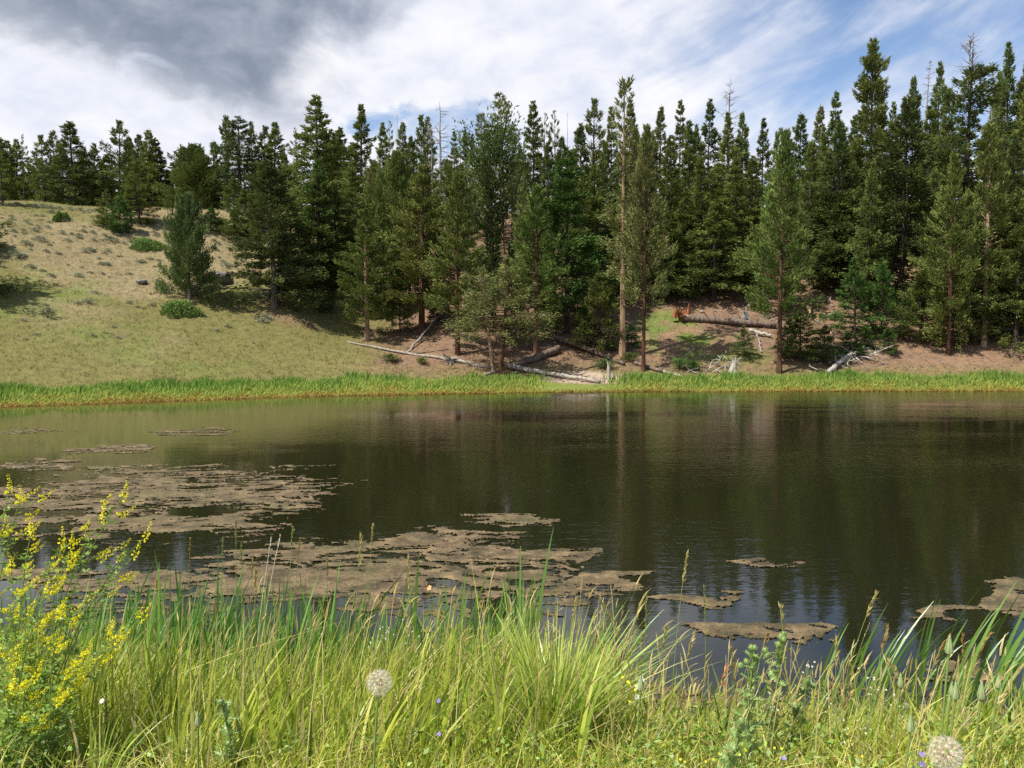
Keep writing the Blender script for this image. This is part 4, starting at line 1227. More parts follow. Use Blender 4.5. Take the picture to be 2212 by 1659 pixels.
log('dark half-buried log at the foot of the red-trunked waterside pine', [H2(*c2(1620, 1440), .1), H2(*c3(60, 1480), .15), H2(*c3(160, 1508), .1)], 0.16, 0.14, 'log_dark', 4, seed=8)
log('pale end of a log sinking into the shore grass', [H2(*c3(160, 1508), .15), H2(*c3(255, 1535), .1)], 0.12, 0.08, 'log_pale', 2, seed=9)
log('thin straight stick lying on the bare earth above the short post', [H2(*c2(1330, 1478), .05), H2(*c2(1575, 1412), .1)], 0.05, 0.04, 'log_dark', 2, seed=10)
log('thin dark stick lying uphill of the long pale log', [H2(*c2(505, 1392), .05), H2(*c2(680, 1368), .08)], 0.04, 0.03, 'log_dark', 0, seed=11)
log('short slanted grey log among the leaning pine roots', [H2(*c2(862, 1498), .05), H2(*c2(925, 1482), .1)], 0.10, 0.09, 'dead_grey', 0, seed=12)
log('grey log lying below the big uprooted log', [H2(*c3(538, 1335), .3), H2(*c3(635, 1355), .2)], 0.15, 0.12, 'log_white', 3, seed=13)
log('bleached post propped beneath the big uprooted log', [H2(*c3(592, 1418), .05), H2(*c3(565, 1330), .3)], 0.08, 0.05, 'dead_grey', 0, seed=15)
log('thin grey log lying along the mid-slope grass behind the candelabra conifer', [H2(*c2(905, 870), .1), H2(*c2(1020, 850), .1)], 0.10, 0.06, 'dead_grey', 3, seed=16)

# the uprooted log: stem and red root plate
p0, p1 = Vector(H2(*c3(235, 1283), .35)), Vector(H2(*c3(655, 1312), .3))
o = empty('uprooted_log', p0)
rng = np.random.default_rng(17)
b = Bag()
s = np.linspace(0, 1, 12)[:, None]
Q = np.array(p0) * (1 - s) + np.array(p1) * s
for i in range(12):
    Q[i, 2] = max(Q[i, 2], tz(Q[i, 0], Q[i, 1]) + .2)
b.tube(Q - Q[0], np.linspace(.33, .2, 12) * (1 + rng.normal(size=12) * .06), 9)
link('log_stem', b.build('uprooted_stem', [M['log_dark']], True), o)
b = Bag()
for q in range(26):
    a = rng.uniform(0, 6.28)
    L_ = rng.uniform(.35, .95)
    d = np.array([rng.normal() * .35 - .2, math.cos(a) * .8, abs(math.sin(a)) * 1.0 + .1])
    qq = np.linspace(0, 1, 6)
    pts = d * (L_ * qq)[:, None] + rng.normal(size=3) * .25 * (qq ** 2)[:, None]
    b.tube(pts, .13 * (1 - .85 * qq), 5, cap=False)
for (dx_, hh) in ((.55, 1.25), (.3, .75), (-.55, .7)):
    qq = np.linspace(0, 1, 6)
    b.tube(np.stack([dx_ + .12 * qq, 0 * qq, hh * qq], -1), .24 * (1 - qq) + .02, 6)
link('root_plate', b.build('root_plate', [M['rot_red']]), o)
b = Bag()
for q in range(16):
    k = rng.integers(3, 12)
    twig(b, Q[k] - Q[0] + [0, 0, .2], rng, rng.uniform(.4, 1.1), (.3, 1.4), .035, 2)
link('branch_stubs', b.build('uproot_stubs', [M['dead_grey']]), o)
tag(o, 'big uprooted log with a red rotten root plate above the bright grass', 'log', 'fallen logs on the far shore')


def stump(px, py, h, r, mat, label, seed, roots=6, lean=(0, 0), fork=0):
    rng = np.random.default_rng(seed)
    p = hit(px, py)
    b = Bag()
    z = np.linspace(-.2, h, 7)
    f = np.clip(z / h, 0, 1)
    b.tube(np.stack([lean[0] * f, lean[1] * f, z], -1), r * (1.25 - .45 * f) * (1 + rng.normal(size=7) * .1), 8)
    for q in range(4):   # splintered rim
        a = rng.uniform(0, 6.28)
        o_ = np.array([lean[0] + math.cos(a) * r * .5, lean[1] + math.sin(a) * r * .5, h * .85])
        qq = np.linspace(0, 1, 4)
        b.tube(o_ + np.array([rng.normal() * .1, rng.normal() * .1, h * .4]) * qq[:, None], r * .35 * (1 - qq) + .008, 4)
    o = empty('stump', p)
    link('stump_body', b.build('stump_body', [M[mat]]), o)
    rb = Bag()
    for q in range(roots):
        twig(rb, np.array([0, 0, rng.uniform(.02, .3)]), rng, rng.uniform(.5, 1.0), (-.2, .3), r * .35, 1)
    for q in range(fork):
        twig(rb, np.array([lean[0] * .6, 0, h * .6]), rng, rng.uniform(.5, 1.0), (.3, 1.2), r * .4, 2)
    link('roots', rb.build('stump_roots', [M[mat]]), o)
    tag(o, label, 'stump', 'old stumps on the slope')


stump(*c3(518, 1285), 0.75, 0.30, 'dead_grey', 'jagged grey stump behind the middle of the big uprooted log', 31, 7, fork=3)
stump(*c3(450, 1525), 1.2, 0.18, 'log_white', 'bleached forked stump leaning out of the shore grass', 32, 4, lean=(.35, 0), fork=3)
stump(*c3(478, 1528), 1.0, 0.13, 'log_white', 'slim bleached stump tucked right beside the forked one', 33, 2, lean=(-.1, 0), fork=2)
stump(*c3(1190, 1165), 1.1, 0.34, 'rot_red', 'red rotten stump in deep shade under the broad layered fir', 34, 8)
stump(*c2(970, 925), 0.8, 0.22, 'log_dark', 'dark spiky stump on the grass opening behind the candelabra conifer', 35, 6, lean=(.25, 0), fork=2)
stump(*c2(988, 955), 0.5, 0.3, 'log_orange', 'low broken stump with pale roots just below the spiky one', 36, 7)
stump(*c2(1597, 935), 0.55, 0.16, 'log_dark', 'little dark stump on bare slope right of the tallest pine', 37, 4)
stump(*c2(1485, 1532), 1.15, 0.11, 'log_white', 'short bleached post standing at the sandy waterline', 38, 2)
stump(*c2(690, 1432), 0.3, 0.22, 'dead_grey', 'low grey root snag just above the long pale log', 39, 9, fork=4)


def branch(p, d, L, r, mat, seed, label, group, name='driftwood_branch', curve=.15, twigs=2):
    rng = np.random.default_rng(seed)
    b = Bag()
    q = np.linspace(0, 1, 8)
    cv = rng.normal(size=3) * curve
    pts = np.array(d) * (L * q)[:, None] + cv * (L * q * (1 - q) * 2)[:, None]
    for i in range(8):
        pts[i, 2] = max(pts[i, 2], tz(p[0] + pts[i, 0], p[1] + pts[i, 1]) - p[2] + r * .6)
    b.tube(pts, r * (1 - .6 * q), 6)
    for _ in range(twigs):
        k = rng.integers(2, 7)
        twig(b, pts[k], rng, L * rng.uniform(.15, .4), (-.1, 1.0), r * .45, 1)
    o = link(name, b.build(name, [M[mat]], True), None, Vector(p))
    tag(o, label, 'branch', group)


brng = random.Random(44)
log('heavy bleached driftwood log, the thickest in the tangle by the water', [H2(*c3(880, 1512), .1), H2(*c3(1008, 1432), .55)], 0.20, 0.15, 'log_white', 7, name='driftwood_log', group='bleached driftwood tangle', seed=51, sublen=.6)
log('splintered orange-tan log standing on end in the driftwood tangle', [H2(*c3(925, 1440), .3), H2(*c3(893, 1375), .9)], 0.12, 0.05, 'log_orange', 0, name='driftwood_log', group='bleached driftwood tangle', seed=52)
log('splintered reddish log sliding down the slash pile on the slope', [H2(*c3(770, 1185), .5), H2(*c3(806, 1265), .4)], 0.22, 0.16, 'log_orange', 3, name='driftwood_log', group='slash pile', seed=53)
log('grey broken upright in the slash pile beside the reddish log', [H2(*c3(808, 1262), .1), H2(*c3(806, 1205), .9)], 0.09, 0.07, 'dead_grey', 2, name='driftwood_log', group='slash pile', seed=54)
for i in range(40):
    u = brng.gauss(0, 1)
    x, y = c3(1000 + u * 75, 1440 + brng.uniform(-50, 55) + abs(u) * 8)
    p = hit(x, y)
    branch((p.x, p.y, p.z + brng.uniform(.05, .5)), (brng.uniform(-1, 1), brng.uniform(-.5, .3), brng.uniform(-.25, .5)), brng.uniform(.6, 1.9), brng.uniform(.035, .075), 'log_white', 300 + i, 'bleached bare branch in the driftwood tangle by the shore grass', 'bleached driftwood tangle')
for i in range(24):
    x, y = c3(845 + brng.gauss(0, 38), 1235 + brng.uniform(-50, 60))
    p = hit(x, y)
    branch((p.x, p.y, p.z + brng.uniform(.05, .5)), (brng.uniform(-1, 1), brng.uniform(-.4, .2), brng.uniform(-.1, .45)), brng.uniform(.6, 1.8), brng.uniform(.03, .07), brng.choice(['log_orange', 'log_pale', 'log_pale']), 400 + i, 'pale broken branch in the slash pile above the young firs', 'slash pile', name='broken_branch')
for i in range(12):
    x, y = c3(brng.uniform(220, 470), brng.uniform(1440, 1520))
    p = hit(x, y)
    branch((p.x, p.y, p.z + .1), (brng.uniform(-1, 1), -.1, brng.uniform(.1, .6)), brng.uniform(.7, 1.8), .04, 'log_white', 500 + i, 'bent bleached branch on the shore near the forked stump', 'bleached branches by the forked stump', curve=.35)
for i in range(14):
    x, y = c2(brng.uniform(1030, 1330), brng.uniform(1290, 1370))
    p = hit(x, y)
    branch((p.x, p.y, p.z + .1), (brng.uniform(-1, 1), -.1, brng.uniform(.1, .8)), brng.uniform(.7, 2.0), .03, 'dead_grey', 550 + i, 'thin grey dead branch lying by the crossing dark logs', 'dead branches by the dark logs', name='dead_branch', curve=.3, twigs=4)
for i in range(12):
    x, y = c2(brng.uniform(570, 680), brng.uniform(1110, 1260))
    p = hit(x, y)
    branch((p.x, p.y, p.z + .1), (brng.uniform(-1, 1), -.1, brng.uniform(.0, .7)), brng.uniform(.6, 1.6), .035, 'dead_grey', 580 + i, 'thin grey dead branch strewn around the leaning pole', 'dead branches by the leaning pole', name='dead_branch', curve=.3, twigs=3)
for i in range(16):
    x, y = c3(brng.uniform(1130, 1740), brng.uniform(1400, 1490))
    p = hit(x, y)
    branch((p.x, p.y, p.z + .03), (brng.uniform(-1, 1), -.1, brng.uniform(-.1, .2)), brng.uniform(.5, 1.4), .025, 'log_pale', 620 + i, 'small pale stick lying on the bare bank above the shore grass', 'sticks on the bare bank', name='stick', twigs=1)

# ------------------------------------------------------------------ meadow and shore grass (stuff)
def scatter_meadow():
    rng = np.random.default_rng(8)
    b = Bag()
    n = 56000
    px = rng.uniform(-440, 2500, n)
    D = 47 + 52 * rng.uniform(size=n) ** 1.15
    X = (px - CX) / F * D
    Y = D
    t = Y - np.interp(X, SHX, SHY)
    c = ground_colour(X, Y)
    soil = np.clip((c[:, 0] - c[:, 1]) / 0.09, 0, 1)
    pn = fbm(X * 0.35, Y * 0.35, 3, 55)
    keep = (t > 5) & (rng.uniform(size=n) < np.where(soil > 0.8, 0.16, 0.4 + 0.9 * pn))
    X, Y, c, soil, pn = X[keep], Y[keep], c[keep], soil[keep], pn[keep]
    n = len(X)
    Z = terrain(X, Y) - 0.02
    for k in range(3):
        bx = np.stack([X + rng.normal(size=n) * .06, Y + rng.normal(size=n) * .06, Z], -1)
        h = rng.uniform(.06, .17, n) * (1.25 - .5 * soil)
        ln = rng.normal(size=(n, 2)) * .09
        v = np.clip(0.62 - 3.2 * (c[:, 1] - c[:, 0]) - 0.15 + .09 * rng.normal(size=n), 0, 1)
        blades(bx, h, ln, np.zeros(n), rng.uniform(.03, .07, n), rng.uniform(-.6, .6, n), 1, v, b)
    o = link('meadow_grass', b.build('meadow_grass', [M['meadow']]))
    tag(o, 'short dry grass tufts covering the hillside', 'grass', kind='stuff')


scatter_meadow()


def scatter_litter():
    rng = np.random.default_rng(10)
    b = Bag()
    n = 26000
    px = rng.uniform(640, 2250, n)
    D = 56 + 34 * rng.uniform(size=n) ** 1.3
    X = (px - CX) / F * D
    c = ground_colour(X, D)
    keep = (c[:, 0] - c[:, 1] > .035) & (rng.uniform(size=n) < .35 + fbm(X * .5, D * .5, 3, 99))
    X, D = X[keep], D[keep]
    n = len(X)
    a = rng.uniform(0, 3.14, n)
    P = np.stack([X, D, terrain(X, D) + .015], -1)
    L = rng.uniform(.06, .30, n) * (1 + (rng.uniform(size=n) < .04) * 2.5)
    d = np.stack([np.cos(a), np.sin(a) * .7, .41 * np.sin(a) * .7 + rng.uniform(-.05, .15, n)], -1)
    sprays(b, P, d, L, rng.uniform(.010, .030, n), rng, np.clip(.45 + .3 * rng.normal(size=n), 0, 1), 1)
    o = link('litter', b.build('litter', [M['litter']]))
    tag(o, 'twigs, bark and needle litter strewn over the bare forest soil', 'forest litter', kind='stuff')


scatter_litter()


def scatter_shore():
    rng = np.random.default_rng(9)
    b = Bag()
    n = 82000
    px = rng.uniform(-480, 2680, n)
    sh = np.interp((px - CX) / F * 50, SHX, SHY)
    tt = rng.uniform(-0.1, 1, n) ** 1 * 6.4
    D = sh + tt
    X = (px - CX) / F * D
    tt = D - np.interp(X, SHX, SHY)
    # open sandy landing below the short post
    gapm = np.exp(-((px - 1250) / 125) ** 4) * (tt > 0.6)
    nn = fbm(X * .4, D * .7, 3, 66)
    keep = (rng.uniform(size=n) > gapm * 1.0) & (tt > -0.25) & ((px > 950) | (rng.uniform(size=n) < 0.9)) & (tt < 4.3 + 2.4 * nn)
    X, D, tt, nn, px = X[keep], D[keep], tt[keep], nn[keep], px[keep]
    n = len(X)
    Z = terrain(X, D) - .02
    hmax = np.where(px > 1400, .40, np.where(px > 950, .46, .35))
    nb_ = fbm(X * 1.5, D * .5, 3, 67)
    h = (.12 + sstep(tt, .2, 2.8) * hmax * (.15 + 1.5 * nn * nb_ * 1.6)) * rng.uniform(.45, 1.25, n)
    v = np.clip(0.0 + 0.18 * sstep(tt, .1, .5) + .24 * sstep(tt, .5, 1.6) + .30 * sstep(tt, 1.6, 3.4) + .9 * (nn - .5) * sstep(tt, .5, 2) + .5 * (nb_ - .5) + rng.normal(size=n) * .10 - .10 * (px < 900) * (tt < .9), 0, 1)
    blades(np.stack([X, D, Z], -1), h, np.stack([rng.normal(size=n) * .12 + .05, rng.normal(size=n) * .1], -1), np.zeros(n), rng.uniform(.035, .07, n), rng.uniform(-.7, .7, n), 2, v, b)
    o = link('shore_grass', b.build('shore_grass', [M['shore_grass']]))
    tag(o, 'bright green sedge with an orange edge lining the far waterline', 'grass', kind='stuff')


scatter_shore()
# ------------------------------------------------------------------ near bank
def bank_xy(n, rng, y0, y1, pw=1.0):
    Y = y0 + (y1 - y0) * rng.uniform(size=n) ** pw
    X = rng.uniform(-1, 1, n) * (0.66 * Y + 0.9)
    return X, Y


def gpx(X, Y):          # bearing expressed as the photograph's column
    return CX + X / Y * F


def bank_grass():
    rng = np.random.default_rng(12)
    b = Bag()
    # fine meadow grass on the bank
    X, Y = bank_xy(41000, rng, 2.35, 7.6, 1.5)
    q = gpx(X, Y)
    patch = fbm(X * 1.6, Y * 1.6, 3, 15)
    right = sstep(q, 1250, 1500)
    dens = np.where(Y < 4.4, 1.0, np.where(q < 1150, 0.95, 0.34)) * (0.55 + 0.8 * patch)
    dens = np.where((q < 400 - (3.2 - Y) * 150) & (Y < 3.12), 0.05, dens)
    dens = np.where((q > 1380) & (Y > 3.5), dens * 0.2, dens)
    keep = rng.uniform(size=len(X)) < dens
    X, Y, patch, q, right = X[keep], Y[keep], patch[keep], q[keep], right[keep]
    n = len(X)
    far = sstep(Y, 2.6, 4.0)
    h = (0.20 + 0.31 * far) * (0.55 + 0.75 * patch) * (1 - 0.55 * right) * rng.uniform(0.45, 1.15, n)
    h = h * np.where(q < 1000, 1.06, 1.0) * (1 - .38 * sstep(Y, 3.8, 5.2)) * np.where((q > 1380) & (Y > 3.5), .75, 1)
    lean = np.stack([rng.normal(size=n) * .075 + .035, rng.normal(size=n) * .06], -1) * (h / .4)[:, None] * 1.3 * np.where(rng.uniform(size=n) < .12, 3.2, 1.0)[:, None]
    v = np.clip(0.47 + 0.30 * (patch - .5) - .10 * (far - .5) + rng.normal(size=n) * .24 + (rng.uniform(size=n) < .11) * .45, 0, 1)
    blades(np.stack([X, Y, terrain(X, Y) - .01], -1), h, lean, rng.uniform(0, .25, n), rng.uniform(.003, .010, n), rng.uniform(-1.0, 1.0, n), 4, v, b)
    # broader blades
    X, Y = bank_xy(6900, rng, 2.7, 7.4, 1.2)
    q = gpx(X, Y)
    keep = (rng.uniform(size=len(X)) < np.where(q < 1100, 1, np.where(Y < 3.7, .55, .10))) & ~((q < 330) & (Y < 3.2))
    X, Y, q = X[keep], Y[keep], q[keep]
    n = len(X)
    h = rng.uniform(.3, .68, n) * np.where(q > 1300, .55, 1) * (0.65 + .35 * sstep(Y, 2.7, 3.6))
    lean = np.stack([rng.normal(size=n) * .10 + .08, rng.normal(size=n) * .07], -1)
    v = np.clip(0.36 + rng.normal(size=n) * .2, 0, 1)
    blades(np.stack([X, Y, terrain(X, Y) - .01], -1), h, lean, rng.uniform(0, .2, n), rng.uniform(.008, .016, n), rng.uniform(-.9, .9, n), 5, v, b)
    # matted straw low down
    X, Y = bank_xy(9500, rng, 2.3, 4.2, 1.2)
    q = gpx(X, Y)
    keep = ~((q < 300) & (Y < 3.1) & (rng.uniform(size=len(X)) < .7))
    X, Y = X[keep], Y[keep]
    n = len(X)
    blades(np.stack([X, Y, terrain(X, Y)], -1), rng.uniform(.04, .2, n), rng.normal(size=(n, 2)) * .12, rng.uniform(0, .6, n), rng.uniform(.003, .006, n), rng.uniform(-1.5, 1.5, n), 3, np.clip(.85 + rng.normal(size=n) * .13, 0, 1), b)
    o = link('bank_grass', b.build('bank_grass', [M['grass']]))
    tag(o, 'thick yellow green grass on the near bank', 'grass', kind='stuff')

    # thin stems with small seed heads
    b = Bag()
    X, Y = bank_xy(2600, rng, 2.6, 6.2, 1.2)
    q = gpx(X, Y)
    keep = (rng.uniform(size=len(X)) < np.where((Y > 4.0), np.where(q > 1350, .12, .5), .8)) & ~((q < 320) & (Y < 3.2))
    X, Y = X[keep], Y[keep]
    q = gpx(X, Y)
    n = len(X)
    h = rng.uniform(.28, .66, n) * np.where(q > 1350, .66, 1.0)
    lean = np.stack([rng.normal(size=n) * .07 + .05, rng.normal(size=n) * .06], -1)
    base = np.stack([X, Y, terrain(X, Y) - .01], -1)
    w_ = rng.uniform(-1, 1, n)
    blades(base, h, lean, np.zeros(n), np.full(n, .0028), w_, 4, np.clip(rng.normal(size=n) * .3 + .4, 0, 1), b, tipw=.7)
    tip = base + np.stack([lean[:, 0], lean[:, 1], h], -1)
    for k in range(2):
        hl = rng.uniform(.025, .075, n)
        blades(tip - [0, 0, .01], hl, lean * .25, np.zeros(n), rng.uniform(.004, .008, n), w_ + k * 1.5, 3, np.clip(rng.normal(size=n) * .3 + .5, 0, 1), b)
    o = link('seeding_grass', b.build('seeding_grass', [M['straw']]))
    tag(o, 'fine straw coloured seeding grass mixed into the near bank', 'grass', kind='stuff')

    # low broad-leaved ground cover
    b = Bag()
    X, Y = bank_xy(20000, rng, 2.35, 4.6, 1.2)
    q = gpx(X, Y)
    pt = fbm(X * 2.2, Y * 2.2, 3, 19)
    keep = (pt + .18 * sstep(q, 1300, 1600) > .52) & ~((q < 270) & (Y < 3.1) & (rng.uniform(size=len(X)) < .8))
    X, Y = X[keep], Y[keep]
    n = len(X)
    Z = terrain(X, Y) + rng.uniform(.01, .22, n) ** 1.2
    a = rng.uniform(0, 6.28, n)
    sprays(b, np.stack([X, Y, Z], -1), np.stack([np.cos(a), np.sin(a), rng.uniform(-.2, .7, n)], -1), rng.uniform(.012, .034, n), rng.uniform(.004, .010, n), rng, np.clip(.5 + rng.normal(size=n) * .25, 0, 1), 1)
    o = link('ground_cover', b.build('ground_cover', [M['clover_leaf']]))
    tag(o, 'small leafy weeds filling the foot of the grass', 'ground cover', kind='stuff')

    # gravel at the shoulder
    b = Bag()
    n = 2600
    Y = rng.uniform(2.35, 3.2, n)
    X = rng.uniform(-2.3, -.75, n)
    q = gpx(X, Y)
    keep = q < 420 - (Y - 2.8) * 300
    X, Y = X[keep], Y[keep]
    n = len(X)
    r = rng.uniform(.005, .017, n) * (1 + (rng.uniform(size=n) < .05) * .8)
    dirs = np.array([(1, 0, 0), (-1, 0, 0), (0, 1, 0), (0, -1, 0), (0, 0, 1), (0, 0, -1), (.6, .6, .5), (-.6, .6, .5), (.6, -.6, .5), (-.6, -.6, .5)], float)
    rr = r[:, None] * rng.uniform(.75, 1.2, (n, 10))
    V = np.stack([X, Y, terrain(X, Y) + r * .2], -1)[:, None, :] + dirs[None] * rr[..., None] * [1.15, 1.0, .75]
    fc = np.array([(4, 6, 7), (4, 7, 9), (4, 9, 8), (4, 8, 6), (0, 2, 6), (2, 1, 7), (1, 3, 9), (3, 0, 8), (6, 2, 7), (7, 1, 9), (9, 3, 8), (8, 0, 6)])
    Tt = (np.arange(n)[:, None, None] * 10 + fc[None]).reshape(-1, 3)
    b.add(V.reshape(-1, 3), None, Tt, np.repeat(rng.uniform(size=n), 12))
    o = link('gravel', b.build('gravel', [M['gravel']]))
    tag(o, 'loose grey gravel at the road shoulder', 'gravel', kind='stuff')


bank_grass()


def cattail_bed():
    rng = np.random.default_rng(23)
    b = Bag()
    n = 2500
    q = rng.uniform(-60, 1130, n)
    Y = rng.uniform(4.9, 8.6, n)
    q = np.where(rng.uniform(size=n) < .25, 400 + rng.normal(size=n) * 90, q)
    X = (q - CX) / F * Y
    g = terrain(X, Y)
    pn = fbm(X * 1.1, Y * 1.1, 3, 25)
    tipy = 1345 - 80 * (pn - .5) * 2 + rng.normal(size=n) * 70 + 25 * sstep(q, 600, 1000)
    h = np.clip(HC - (tipy - HZ) / F * Y - g, .35, 1.5) * rng.uniform(.8, 1.06, n)
    lean = np.stack([rng.normal(size=n) * .12 + .09, rng.normal(size=n) * .12], -1)
    v = np.clip(.42 + rng.normal(size=n) * .2 + (rng.uniform(size=n) < .05) * .5, 0, 1)
    blades(np.stack([X, Y, g - .05], -1), h, lean, rng.uniform(0, .12, n), rng.uniform(.017, .034, n), rng.uniform(-.8, .8, n), 6, v, b)
    o = link('cattail_leaves', b.build('cattail_leaves', [M['cattail']]))
    tag(o, 'dense bed of tall green cattail blades at the water edge', 'reeds', kind='stuff')


cattail_bed()


def clump(name, px, py, D, n, h, lean, spread, width, mat, label, cat, group, seed, nseg=7, vm=.4, part='leaves'):
    rng = np.random.default_rng(seed)
    p = at(px, py, D)
    p.z = tz(p.x, p.y)
    b = Bag()
    a = rng.uniform(0, 6.28, n)
    r = spread[0] * np.sqrt(rng.uniform(size=n))
    X, Y = r * np.cos(a), r * np.sin(a)
    base = np.stack([X, Y, terrain(p.x + X, p.y + Y) - p.z - .03], -1)
    hh = h * rng.uniform(.55, 1.08, n)
    ln = np.stack([lean + np.cos(a) * spread[1] * rng.uniform(.2, 1, n), np.sin(a) * spread[1] * rng.uniform(.2, 1, n)], -1) * (hh / h)[:, None]
    hh = np.sqrt(np.maximum(hh ** 2 - (ln ** 2).sum(1) * .6, .02))
    blades(base, hh, ln, rng.uniform(0, .25, n), width * rng.uniform(.6, 1.15, n), rng.uniform(-1.1, 1.1, n), nseg, np.clip(vm + rng.normal(size=n) * .2 + (rng.uniform(size=n) < .07) * .4, 0, 1), b)
    o = empty(name, p)
    link(part, b.build(name + '_leaves', [M[mat]]), o)
    tag(o, label, cat, group)
    return o, p


G = 'cattail clumps at the near water edge'
for (px, D, n, h, lean, sp, lab) in [(1128, 5.4, 11, 1.30, .03, .20, 'tall upright cattail clump spearing above the bright grass tussock'), (1205, 6.2, 16, 1.0, .34, .30, 'cattail clump with broad blades arching over the blue sky reflection'),
                                     (1010, 6.4, 16, 1.0, .10, .22, 'cattail clump behind the bright tussock, beside the pale seed head'), (1075, 6.8, 14, 1.1, .22, .25, 'cattail clump just behind the upright spear clump'),
                                     (1300, 5.9, 12, .85, .30, .25, 'low cattail clump at the tussock edge leaning over open water'), (1885, 4.9, 13, .78, .33, .18, 'leaning cattail clump right beside the taller thistle'), (1925, 5.6, 10, .85, .34, .16, 'small cattail clump leaning behind the brown seed spikes'),
                                     (1795, 5.6, 8, .8, .25, .12, 'thin cattail clump rising just behind the taller thistle'), (2005, 5.4, 10, 1.0, .25, .16, 'cattail clump with two long upright blades before dark water'),
                                     (2085, 5.0, 14, .85, .40, .2, 'cattail clump leaning over the salsify buds'), (2140, 4.6, 16, .95, .42, .22, 'tall cattail clump at the picture edge with tips over the algae'), (2205, 5.2, 14, .9, .36, .22, 'last cattail clump at the picture edge above the fluffy seed head')]:
    clump('cattail_clump', px, 1500, D, n, h, lean, (.16, sp), .024, 'cattail', lab, 'cattail', G, int(px), vm=.5)

clump('grass_tussock', 1205, 1640, 3.25, 300, .63, .05, (.12, .46), .0125, 'tussock', 'big bright yellow-green grass tussock fanning out in the middle of the bank', 'grass tussock', None, 5, nseg=8, vm=.45)
clump('grass_tussock', 1150, 1655, 3.1, 110, .52, -.16, (.10, .38), .009, 'tussock', 'smaller tussock spilling from the left flank of the big bright one', 'grass tussock', None, 6, nseg=7, vm=.6)
clump('grass_tussock', 840, 1659, 2.9, 60, .36, .05, (.08, .25), .007, 'tussock', 'short pale-bladed grass tuft below the first fluffy seed head', 'grass tussock', None, 7, nseg=7, vm=.75)
clump('grass_tussock', 225, 1690, 2.8, 26, .34, .12, (.06, .2), .009, 'tussock', 'arching grass tuft by the gravel under the yellow flowers', 'grass tussock', None, 8, nseg=7, vm=.45)
clump('grass_tussock', 470, 1665, 2.75, 40, .30, .10, (.07, .22), .008, 'tussock', 'sparse tuft with straw-tipped blades at the front of the bank', 'grass tussock', None, 9, nseg=7, vm=.7)


# ------------------------------------------------------------------ single stalks of grass in seed
def bez(a, c, d, n):
    q = np.linspace(0, 1, n)[:, None]
    return (1 - q) ** 2 * np.array(a) + 2 * q * (1 - q) * np.array(c) + q ** 2 * np.array(d)


def stalk(px, py, D, headpx, mat, style, label, seed, base_px=None, stem='stem'):
    rng = np.random.default_rng(seed)
    tip = at(px, py, D)
    bx = (base_px if base_px is not None else px - 25 + rng.normal() * 12)
    bx = (bx - CX) / F * D
    base = Vector((bx, D + rng.normal() * .05, 0))
    base.z = tz(base.x, base.y) - .02
    ctl = base.lerp(tip, .55) + Vector((-(tip.x - base.x) * .28, 0, .04))
    pts = bez(base, ctl, tip, 14) - np.array(base)
    L = np.linalg.norm(pts[-1])
    hl = headpx / F * D
    o = empty('grass_stalk', base)
    sb = Bag()
    sb.tube(pts, np.linspace(.0018, .0010, 14), 4)
    link('stem', sb.build('stalk_stem', [M[stem]]), o)
    hb = Bag()
    k0 = 1 - hl / L
    n = {'brome': 11, 'spike': 34, 'foxtail': 70, 'bare': 12}[style]
    q = np.linspace(k0, 1.0, n)
    qs = np.linspace(0, 1, 14)
    P = np.stack([np.interp(q, qs, pts[:, j]) for j in range(3)], -1)
    tv = pts[-1] - pts[-3]
    tv /= np.linalg.norm(tv)
    if style == 'brome':
        P = np.repeat(P, 2, 0)
        Dv = tv + rng.normal(size=P.shape) * .22 + np.array([.18, 0, 0])
        sprays(hb, P, Dv, rng.uniform(.022, .036, len(P)), rng.uniform(.0026, .004, len(P)), rng, np.clip(.5 + rng.normal(size=len(P)) * .25, 0, 1), 2)
    elif style == 'spike':
        P = np.repeat(P, 2, 0)
        Dv = tv + rng.normal(size=P.shape) * .35
        sprays(hb, P, Dv, np.full(len(P), .011), np.full(len(P), .0024), rng, np.clip(.5 + rng.normal(size=len(P)) * .25, 0, 1), 2)
    elif style == 'foxtail':
        Dv = tv * .6 + rng.normal(size=P.shape) * .6
        sprays(hb, P, Dv, np.full(len(P), .008), np.full(len(P), .0022), rng, np.clip(.5 + rng.normal(size=len(P)) * .25, 0, 1), 3)
    else:
        sprays(hb, P, tv + rng.normal(size=P.shape) * .2, np.full(len(P), .012), np.full(len(P), .0018), rng, np.full(len(P), .6), 2)
    link('seed_head', hb.build('stalk_head', [M[mat]]), o)
    tag(o, label, 'grass stalk', 'tall grass stalks in seed')


S = stalk
S(*c4(1000, 615), 3.6, 70, 'seed_green', 'spike', 'green seed spike, tallest of the stalks standing over the large algae mat', 1)
S(*c4(945, 685), 3.7, 50, 'seed_green', 'spike', 'short green spike just left of the tallest algae-mat stalk', 2)
S(*c4(1022, 705), 3.9, 55, 'seed_green', 'spike', 'green spike just right of the tallest algae-mat stalk', 3)
S(*c4(1240, 640), 3.6, 48, 'seed_green', 'spike', 'slim green spike right of the two bleached straws', 4)
S(*c4(1270, 690), 3.8, 60, 'seed_brown', 'spike', 'brownish seed spike next to the slim green spike', 5)
S(*c4(1385, 770), 3.7, 50, 'straw', 'spike', 'leaning straw-green spike above the grass left of the first fluffy seed head', 6)
S(*c4(805, 690), 3.9, 80, 'seed_brown', 'spike', 'dull brown spike standing in the cattail bed', 7)
S(*c4(1150, 685), 3.4, 34, 'dry_white', 'bare', 'bleached white straw, shorter of the crossing pair', 8, c4(1040, 1100)[0], 'dry_white')
S(*c4(1187, 678), 3.4, 34, 'dry_white', 'bare', 'bleached white straw, longer of the crossing pair', 9, c4(1035, 1110)[0], 'dry_white')
